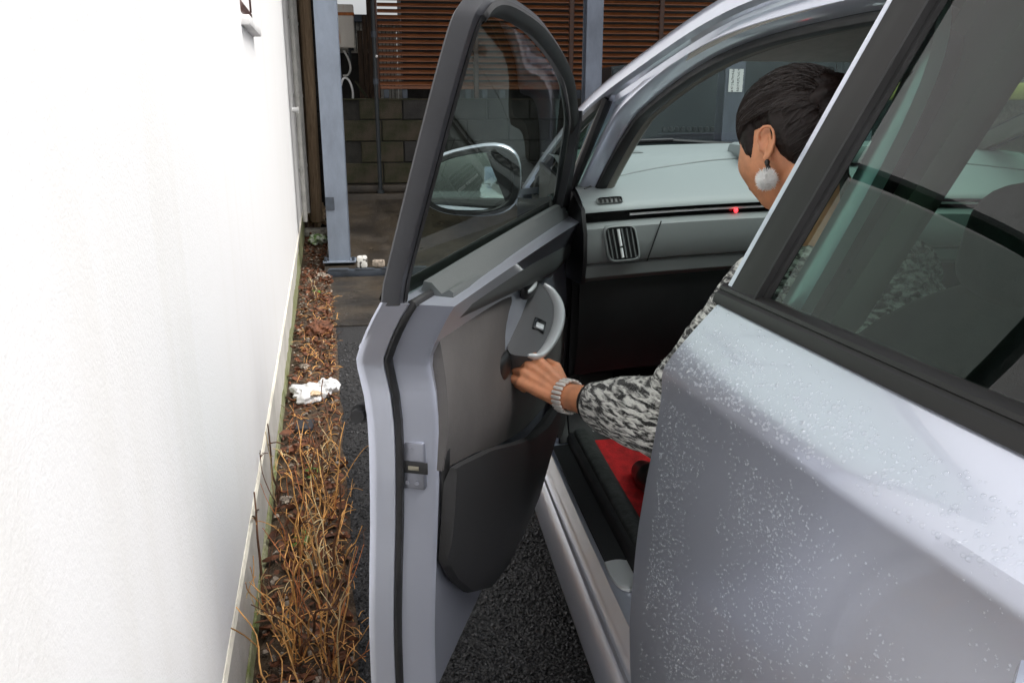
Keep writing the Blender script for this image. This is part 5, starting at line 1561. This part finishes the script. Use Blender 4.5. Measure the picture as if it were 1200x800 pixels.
# hair: swept back from the forehead and gathered at the back of the head
def hairline(y, x):
    return interp(y, [(-0.12, -0.075), (-0.075, -0.072), (-0.045, -0.050), (-0.030, -0.02), (-0.022, 0.030), (0.012, 0.032), (0.019, 0.004), (0.028, -0.014), (0.038, -0.006), (0.048, 0.012), (0.062, 0.034), (0.080, 0.056), (0.11, 0.064)])
hp = []
NU2, NV2 = 220, 160
keep = {}
b = MB(); vs = []; idx = {}
fs = []
grid_ok = []
for i in range(NV2 + 1):
    ph = -math.pi / 2 + math.pi * i / NV2
    for j in range(NU2):
        th = 2 * math.pi * j / NU2
        d = Vector((math.cos(ph) * math.cos(th), math.cos(ph) * math.sin(th), math.sin(ph)))
        p0 = head_point(d)
        m_ = p0.z - hairline(p0.y, p0.x) + 0.0035 * noise.noise(p0 * 110) + 0.002 * noise.noise(p0 * 300)
        g = 0.0005 + 0.013 * max(0, min(1, m_ / 0.045)) ** 0.6
        g += 0.010 * gauss(p0, (0, -0.08, 0.055), (0.06, 0.06, 0.05))
        g += 0.0005 * math.sin(22 * math.atan2(p0.x, p0.z + 0.06) + 3 * noise.noise(p0 * 30)) * max(0, min(1, m_ / 0.05))
        vs.append(HL(head_point(d, g if m_ > 0 else max(-0.006, 0.0005 + m_ * 0.5))))
        grid_ok.append(m_ > -0.02)
for i in range(NV2):
    for j in range(NU2):
        a = i * NU2 + j; c = i * NU2 + (j + 1) % NU2
        q = (a, c, c + NU2, a + NU2)
        if all(grid_ok[v] for v in q): fs.append(q)
b.add(vs, fs)
hcap = b.build('hair', 'hair', person, smooth=180)
bun = Vector((0, -0.098, 0.045))
b = MB(); b.ell(HL(bun), (0.046, 0.036, 0.044), nu=28, nv=18, rot=HM, fn=lambda p: p * (1 + 0.09 * math.sin(7 * math.atan2(p.x, p.z) + p.y * 60) + 0.06 * noise.noise(p * 45)))
b.build('hair_bun', 'hair', person, smooth=180)
rh = random.Random(21)
b = MB()
ns_ = 0
while ns_ < 2600:
    d = Vector((rh.gauss(0, 1), rh.gauss(0, 1), rh.gauss(0, 1))).normalized()
    p0 = head_point(d)
    m_ = p0.z - hairline(p0.y, p0.x)
    if m_ < 0.0 or p0.y < -0.05: continue
    if rh.random() > 0.45 + 0.55 * math.exp(-m_ / 0.03): continue
    target = (bun + Vector((rh.uniform(-0.03, 0.03), 0, rh.uniform(-0.03, 0.03)))).normalized()
    pts = []
    fly = rh.random() < 0.05
    for k in range(9):
        t = k / 8 * rh.uniform(0.75, 1.0)
        dd = d.lerp(target, t).normalized()
        gg = 0.002 + 0.0135 * min(1, (k / 8) * 2.2 + m_ / 0.05) ** 0.6 + (0.004 * math.sin(3 * t) if fly else 0) + 0.010 * gauss(head_point(dd), (0, -0.08, 0.055), (0.06, 0.06, 0.05))
        pts.append(HL(head_point(dd, gg + rh.uniform(-0.0003, 0.0010))))
    loc_ = [HM.transposed() @ (Vector(p) - HC) / HS for p in pts]
    if any(abs(p.x) > 0.058 and -0.055 < p.y < 0.032 and p.z < 0.040 for p in loc_): continue
    b.tube(spline(pts, 2), rh.uniform(0.00028, 0.0005), 3, cap=False)
    ns_ += 1
for k in range(9):                            # loose ends round the knot
    a0 = rh.uniform(0, 6.28); r0 = 0.044
    p = bun + Vector((r0 * math.cos(a0), -0.008, r0 * math.sin(a0)))
    dirv = Vector((math.cos(a0 + 0.6), -0.4, math.sin(a0 + 0.6)))
    b.tube(spline([HL(p), HL(p + dirv * 0.012), HL(p + dirv * rh.uniform(0.014, 0.026) + Vector((rh.uniform(-0.01, 0.01), rh.uniform(-0.01, 0.01), rh.uniform(-0.004, 0.010))))], 3), 0.0006, 3, cap=False)
hs = b.build('hair_strands', 'hair_strand', person, smooth=60, weld=False); hs['kind'] = 'stuff'

# earring: dark bead and white pompom
lob = LOBE
pc = lob + Vector((0.0, -0.005, -0.029))
b = MB(); b.ell(lob + Vector((0, -0.002, -0.002)), (0.0045, 0.0045, 0.0045), nu=10, nv=8)
for k in range(3): b.ell(lob + Vector((0.002 * math.sin(k * 2), -0.003, -0.005 - 0.005 * k)), (0.0038, 0.0038, 0.0038), nu=10, nv=8)
ear = b.build('earring', 'bead', person)
b = MB(); b.ell(pc, (0.0130, 0.0130, 0.0125), nu=16, nv=12)
for k in range(1500):
    d = Vector((rh.gauss(0, 1), rh.gauss(0, 1), rh.gauss(0, 1))).normalized()
    q = pc + d * 0.0118
    e = pc + (d * (0.0170 + rh.uniform(-0.002, 0.0022)) + Vector((rh.uniform(-1, 1), rh.uniform(-1, 1), rh.uniform(-1, 1))) * 0.0018)
    b.tube([q, e], [0.00042, 0.0002], 3, cap=False)
b.build('pompom', 'fluff', ear, smooth=60, weld=False, label='white fluffy pompom of the earring')

# bracelet of narrow metal links
fd = (WRL - ELL).normalized()
bc = ELL.lerp(WRL, 0.955)
bx = fd.orthogonal().normalized(); by = fd.cross(bx)
proto = None
nl = 22
for k in range(nl):
    t = 2 * math.pi * k / nl
    cdir = bx * math.cos(t) + by * math.sin(t)
    c = bc + cdir * 0.0325
    tang = fd.cross(cdir).normalized()
    M = Matrix((tang, cdir, fd)).transposed()
    l_ = MB(); l_.rbox((-0.0034, -0.0026, -0.0125), (0.0034, 0.0026, 0.0125), 0.0016, 2, fn=lambda v: c + M @ v)
    if k == 0: br = l_.build('bracelet', 'bracelet', person)
    else: l_.build('bracelet_link', 'bracelet', br)

# knit jumper
sw_ = MB()
limb(sw_, [(0.87, 1.03, 0.60), (0.84, 1.07, 0.74), (0.79, 1.15, 0.88), (0.745, 1.21, 0.985)], [0.165, 0.155, 0.150, 0.120], 24)
limb(sw_, [tuple(SHL + Vector((0.01, 0, -0.005))), (0.735, 1.225, 1.005), tuple(SHR)], [0.072, 0.085, 0.072], 20)
cuff = ELL.lerp(WRL, 0.70)
limb(sw_, [tuple(SHL), tuple(SHL.lerp(ELL, 0.4)), tuple(SHL.lerp(ELL, 0.75) + Vector((0, 0.0, -0.004))), tuple(ELL + Vector((0.0, 0.0, -0.01)))], [0.068, 0.068, 0.070, 0.072], 20)
sw_.tube([tuple(ELL), tuple(ELL.lerp(WRL, 0.15)), tuple(ELL.lerp(WRL, 0.4)), tuple(ELL.lerp(WRL, 0.58)), tuple(ELL.lerp(WRL, 0.67)), tuple(cuff)], [0.070, 0.071, 0.062, 0.050, 0.041, 0.037], 24)
limb(sw_, [tuple(SHR), tuple(ELR)], [0.068, 0.062], 18)
sw_.tube([tuple(ELR), tuple(ELR.lerp(WRR, 0.5)), tuple(ELR.lerp(WRR, 0.82))], [0.06, 0.055, 0.034], 18)
f2 = fuse(sw_, 0.006, 2, 0.4)
f2.v = [tuple(Vector(v) + Vector((noise.noise(Vector(v) * 18), noise.noise(Vector(v) * 18 + Vector((9, 0, 0))), noise.noise(Vector(v) * 18 + Vector((0, 9, 0))))) * 0.007 + Vector((noise.noise(Vector(v) * 70), noise.noise(Vector(v) * 70 + Vector((3, 0, 0))), noise.noise(Vector(v) * 70 + Vector((0, 3, 0))))) * 0.0022) for v in f2.v]
jo = f2.build('jumper', 'knit', person, smooth=180, weld=False, label='black and white flecked knit jumper')
b = MB(); b.tube([tuple(ELL.lerp(WRL, 0.655)), tuple(ELL.lerp(WRL, 0.70)), tuple(ELL.lerp(WRL, 0.725))], [0.0405, 0.0395, 0.0365], 20, cap=False); b.build('cuff', 'black_cloth', jo, smooth=60)
rk = random.Random(5)
b = MB()
for k in range(350):                          # loose loops of the yarn on the near sleeve
    v = Vector(rk.choice(f2.v))
    if v.x > 0.72: continue
    d = Vector((rk.gauss(0, 1), rk.gauss(0, 1), rk.gauss(0, 1))).normalized() * 0.006
    o_ = Vector((rk.gauss(0, 1), rk.gauss(0, 1), rk.gauss(0, 1))).normalized() * 0.003
    b.tube(spline([v - d, v + o_, v + d], 2), 0.0006, 3, cap=False)
yl = b.build('yarn', 'knit', jo, smooth=60, weld=False); yl['kind'] = 'stuff'
# trousers and shoes
tr_ = MB()
limb(tr_, [(0.80, 1.04, 0.60), (0.96, 1.04, 0.60)], [0.135, 0.135], 18)
for hx_, kx, ax in ((0.80, 0.715, 0.655), (0.95, 0.90, 0.86)):
    limb(tr_, [(hx_, 1.08, 0.60), ((hx_ + kx) / 2, 1.28, 0.635), (kx, 1.50, 0.645), ((kx + ax) / 2, 1.66, 0.54), (ax, 1.795, 0.405)], [0.105, 0.088, 0.072, 0.062, 0.055], 18)
f3 = fuse(tr_, 0.008, 3, 0.5)
f3.build('trousers', 'black_cloth', person, smooth=180, weld=False)
for ax, yaw in ((0.655, 4), (0.86, -6)):
    s_ = MB()
    M = Matrix.Rotation(R(yaw), 3, 'Z')
    def sp_(x, y, z): return tuple(Vector((ax, 1.80, 0.330)) + M @ Vector((x, y, z)))
    limb(s_, [sp_(0, -0.035, 0.040), sp_(0, 0.03, 0.042), sp_(0, 0.10, 0.036), sp_(0, 0.155, 0.030)], [0.036, 0.038, 0.040, 0.030], 16)
    limb(s_, [sp_(0, -0.02, 0.06), sp_(0, 0.0, 0.10)], [0.036, 0.038], 14)
    fs_ = fuse(s_, 0.005, 3, 0.5); fs_.build('shoe', 'black_shoe', person, smooth=180, weld=False)
# ================================================================== LITTER AND PLANTS BY THE WALL
mat('dry_stem', (0.62, 0.32, 0.10), 0.7, var=0.45, vscale=14)
mat('dry_stem_dark', (0.12, 0.055, 0.028), 0.75, var=0.5, vscale=14)
mat('dry_stem_pale', (0.62, 0.47, 0.25), 0.7, var=0.3, vscale=14)
mat('dry_stem_red', (0.38, 0.13, 0.04), 0.7, var=0.4, vscale=14)
mat('dead_leaf', (0.20, 0.070, 0.028), 0.75, col2=(0.055, 0.022, 0.012), mix=(0.35, 0.65), vscale=22)
mat('green_leaf', (0.10, 0.20, 0.03), 0.5, var=0.3)
mat('bag', (0.66, 0.66, 0.66), 0.5, var=0.05, vscale=20)
mat('bag_tan', (0.62, 0.46, 0.30), 0.6)
mat('wrapper', (0.62, 0.66, 0.58), 0.4, col2=(0.20, 0.34, 0.10), mix=(0.42, 0.55), vscale=16)
mat('leaf_orange', (0.30, 0.075, 0.018), 0.6, var=0.3)
mat('scrap_dark', (0.03, 0.03, 0.035), 0.6)
mat('gravel_pale', (0.24, 0.20, 0.16), 0.85, var=0.5, vscale=40)
mat('spotted', (0.62, 0.61, 0.57), 0.7, col2=(0.05, 0.045, 0.04), mix=(0.40, 0.46), vscale=26, detail=1)
rl = random.Random(17)
def leafm(bm, c, L, W, yaw, pitch, roll, bend):
    M = Matrix.Rotation(yaw, 3, 'Z') @ Matrix.Rotation(pitch, 3, 'X') @ Matrix.Rotation(roll, 3, 'Y')
    rows = []
    for k, (y, w) in enumerate(((0, 0.05), (0.25, 0.75), (0.55, 1.0), (0.8, 0.6), (1.0, 0.04))):
        rows.append([Vector(c) + M @ Vector((sx * w * W * 0.5, (y - 0.5) * L, bend * L * (abs(sx) * 0.5 + (y - 0.5) ** 2 * 1.4))) for sx in (-1, 0, 1)])
    bm.grid(rows)
# dead leaves: litter nobody could count
b = MB()
for k in range(1900):
    y = 1.1 + 7.6 * rl.random() ** 1.3
    x = -0.225 + 0.225 * rl.random() ** 0.85
    p = wf(x, y, 0.026 + rl.random() * 0.02)
    L = rl.uniform(0.014, 0.036) if rl.random() < 0.85 else rl.uniform(0.04, 0.065)
    leafm(b, p, L, L * rl.uniform(0.4, 0.7), rl.random() * 6.28, rl.uniform(-0.5, 0.5), rl.uniform(-0.5, 0.5), rl.uniform(-0.5, 0.6))
stuff(b.build('leaf_litter', 'dead_leaf', smooth=60, weld=False), 'reddish brown dead leaves covering the soil along the white wall', 'leaves')
b = MB()
for k in range(700):
    y = 1.1 + 7.6 * rl.random() ** 1.3; x = -0.22 + 0.22 * rl.random()
    stone(b, wf(x, y, 0.024 + rl.random() * 0.012), rl.uniform(0.003, 0.013), rl, 0.7)
stuff(b.build('gravel', 'gravel_pale', smooth=0, weld=False), 'pale gravel and grit lying in the soil along the white wall', 'gravel')
# fallen dry needles and twigs
b = MB()
for k in range(420):
    y = 1.2 + 4.5 * rl.random() ** 1.4; x = -0.20 + 0.22 * rl.random(); a = rl.random() * 6.28; L = rl.uniform(0.03, 0.11)
    p0 = Vector((x, y, 0.03 + rl.random() * 0.02)); d = Vector((math.cos(a) * 0.6, math.sin(a), rl.uniform(-0.1, 0.25))) * L
    b.tube(spline([wf(*p0), wf(*(p0 + d * 0.5 + Vector((0, 0, 0.006)))), wf(*(p0 + d))], 2), rl.uniform(0.0007, 0.0016), 4, cap=False)
stuff(b.build('twig_litter', 'dry_stem', smooth=60, weld=False), 'fallen dry straw and twigs on the soil strip', 'twigs')

def weed(y, x, n, h, label, spread=1.0, green=0):
    e = empty('dry_weed', (x, y, 0.02), label, 'weed', frame=WF, group='dry weeds along the white wall')
    base = Vector((x, y, 0.02))
    for k in range(int(n * 0.8)):
        a = rl.random() * 6.28; r0 = 0.035 * rl.random() ** 0.5
        p0 = base + Vector((r0 * math.cos(a) * 0.8, r0 * math.sin(a) * 2.0, 0))
        hh = h * rl.uniform(0.4, 1.35); lean = rl.uniform(0.15, 0.9) * spread
        a2 = a + rl.uniform(-0.8, 0.8)
        dx, dy = math.cos(a2) * lean * 0.55, math.sin(a2) * lean
        p = [p0]
        m = 6
        for i in range(1, m):
            t = i / (m - 1)
            q = p0 + Vector((dx * hh * t ** 1.4, dy * hh * t ** 1.4, hh * (t - 0.32 * lean * t * t))) + Vector((rl.uniform(-1, 1), rl.uniform(-1, 1), rl.uniform(-1, 1))) * 0.012
            q.x = max(WX + 0.012, q.x); q.z = max(0.02, q.z)
            p.append(q)
        r = rl.uniform(0.0012, 0.0030) if k else 0.0045
        sp = spline(p, 3)
        b = MB(); b.tube(sp, [lerp(r, r * 0.45, i / (len(sp) - 1)) for i in range(len(sp))], 5)
        for q in range(rl.randint(1, 4)):
            i = rl.randint(len(sp) // 3, len(sp) - 2)
            d = Vector((rl.uniform(-1, 1) * 0.6, rl.uniform(-1, 1), rl.uniform(-0.2, 0.9))) * rl.uniform(0.03, 0.09)
            e0 = sp[i]; e2 = e0 + d; e2.x = max(WX + 0.01, e2.x); e1 = e0 + d * 0.5 + Vector((0, 0, 0.006)); e1.x = max(WX + 0.01, e1.x)
            b.tube(spline([e0, e1, e2], 2), r * 0.5, 4, cap=False)
        b.build('stem', rl.choice(('dry_stem', 'dry_stem', 'dry_stem', 'dry_stem_pale', 'dry_stem_red', 'dry_stem_dark')) if k else 'dry_stem_dark', e, smooth=60, weld=False)
    for k in range(green):
        b = MB(); a = rl.random() * 6.28
        leafm(b, base + Vector((0.02 * math.cos(a), 0.035 * math.sin(a), 0.05 + 0.03 * rl.random())), 0.035, 0.02, a, 0.3, 0.2, 0.2); b.build('green_leaf', 'green_leaf', e, smooth=60)
    return e
weed(1.42, -0.10, 24, 0.30, 'dense orange dry weed nearest the bottom edge of the photograph')
weed(1.66, -0.05, 22, 0.32, 'dry weed with a thick dark stem leaning over the asphalt edge')
weed(1.80, -0.14, 24, 0.30, 'dense straw coloured weed beside the wall base, low in the picture')
weed(2.02, -0.06, 22, 0.30, 'bushy orange dry weed in front of the door edge')
weed(2.22, -0.13, 20, 0.33, 'tall dark stemmed dry weed with green leaves at its foot', green=5)
weed(2.48, -0.05, 18, 0.26, 'thin pale dry weed at the edge of the asphalt')
weed(2.72, -0.10, 16, 0.26, 'loose dry weed with yellow green shoots', green=6)
weed(3.02, -0.05, 10, 0.22, 'small sparse dry weed just before the white plastic bag')
weed(1.95, -0.205, 6, 0.28, 'thin reddish dry weed climbing against the white wall', 0.7)
weed(2.62, -0.205, 5, 0.28, 'wiry dry weed rising against the wall base', 0.7)
weed(4.15, -0.05, 7, 0.20, 'few dry stalks beyond the white plastic bag')
weed(5.6, -0.10, 6, 0.16, 'short dry weed far along the white wall', green=5)

# white plastic bag
def crumple(name, c, rad, m, label, cat, seed, amp=0.35, rz=0.0, frame=True, folds=3.0):
    C = Vector(wf(*c)) if frame else Vector(c)
    def fn(p):
        d = p.normalized()
        k = 1 + amp * noise.noise(d * folds + Vector((seed, 0, 0))) + amp * 0.5 * noise.noise(d * folds * 2.3 + Vector((0, seed, 0))) - 0.35 * amp * abs(noise.noise(d * folds * 2.6 + Vector((0, 0, seed))))
        return Matrix.Rotation(rz, 3, 'Z') @ (p * k)
    b = MB(); b.ell(C + Vector((0, 0, rad[2] * 0.8)), rad, nu=48, nv=30, fn=fn)
    o = b.build(name, m, smooth=28, org=C)
    return tag(o, label, cat)
bag = crumple('plastic_bag', (-0.125, 3.62, 0.03), (0.085, 0.10, 0.032), 'bag', 'crumpled white plastic bag on the leaf litter beside the wall', 'bag', 3.1, 0.5, 0.3, folds=1.5)
b = MB(); C = Vector(wf(-0.06, 3.66, 0.055)); b.ell(C, (0.075, 0.055, 0.035), nu=36, nv=20, fn=lambda p: Matrix.Rotation(0.5, 3, 'Z') @ Matrix.Rotation(-0.35, 3, 'Y') @ (p * (1 + 0.45 * noise.noise(p.normalized() * 2.6 + Vector((8, 0, 0))))))
b.build('bag_flap', 'bag', bag, smooth=28)
b = MB(); C = Vector(wf(-0.10, 3.56, 0.072)); b.ell(C, (0.030, 0.022, 0.010), nu=24, nv=14, fn=lambda p: p * (1 + 0.5 * noise.noise(p.normalized() * 3))); b.build('tan_stain', 'bag_tan', bag, smooth=40)
crumple('wrapper', (-0.10, 8.0, 0.02), (0.08, 0.12, 0.05), 'wrapper', 'green and white crumpled wrapper at the far end of the wall', 'wrapper', 6.2, 0.5)
crumple('paper_heap', (-0.09, 9.0, 0.08), (0.13, 0.16, 0.12), 'bag_tan', 'brownish crumpled paper heaped on the slab at the end of the wall', 'paper', 4.4, 0.5)
b = MB(); C = wf(-0.10, 8.55, 0); b.rbox((C[0] - 0.14, C[1] - 0.08, 0.02), (C[0] + 0.12, C[1] + 0.08, 0.09), 0.012); tag(b.build('stone_slab', 'concrete_light', org=C), 'flat grey stone slab at the far end of the soil strip', 'slab')
crumple('clay_shard', (-0.085, 4.75, 0.02), (0.075, 0.10, 0.04), 'dead_leaf', 'reddish brown shard beside the wall base beyond the bag', 'shard', 9.2, 0.3)
b = MB(); C = wf(-0.14, 3.26, 0.03); b.rbox((C[0] - 0.035, C[1] - 0.05, 0.025), (C[0] + 0.035, C[1] + 0.05, 0.05), 0.006); tag(b.build('black_scrap', 'scrap_dark', org=C), 'black plastic scrap just in front of the white bag', 'scrap')
for (x, y, s, lab) in ((-0.185, 3.05, 0.028, 'white paper scrap close to the wall base in front of the bag'), (-0.20, 2.62, 0.025, 'small white scrap among the dry weeds by the wall base'), (-0.02, 3.25, 0.012, 'tiny white fleck on the asphalt edge below the bag'), (-0.16, 4.1, 0.03, 'pale scrap by the mossy base just beyond the bag'), (-0.07, 6.4, 0.05, 'white wet paper among the leaves near the steel column')):
    crumple('paper_scrap', (x, y, 0.02), (s * 0.8, s, s * 0.4), 'gravel_pale', lab, 'paper', x * 50 + y, 0.5)
# spotted block and small pale block by the column
b = MB(); b.rbox((-0.245, 6.45, 0.069), (-0.165, 6.53, 0.16), 0.015); tag(b.build('spotted_stone', 'spotted', org=(-0.205, 6.49, 0.069)), 'white stone with black spots beside the foot of the left steel column', 'stone')
b = MB(); b.rbox((-0.13, 6.46, 0.069), (-0.03, 6.53, 0.125), 0.015); tag(b.build('pale_stone', 'gravel_pale', org=(-0.08, 6.49, 0.069)), 'pale stone next to the black spotted white stone', 'stone')
b = MB(); leafm(b, (0.345, 2.33, 0.022), 0.055, 0.035, 0.5, 0.4, 0.3, 0.5)
b2 = MB(); b2.slab([[b.v[i * 3 + j] for j in range(3)] for i in range(5)], (0, 0, 0.002)); tag(b2.build('orange_leaf', 'leaf_orange', org=(0.345, 2.33, 0.0)), 'single orange leaf on the asphalt behind the open door', 'leaf')
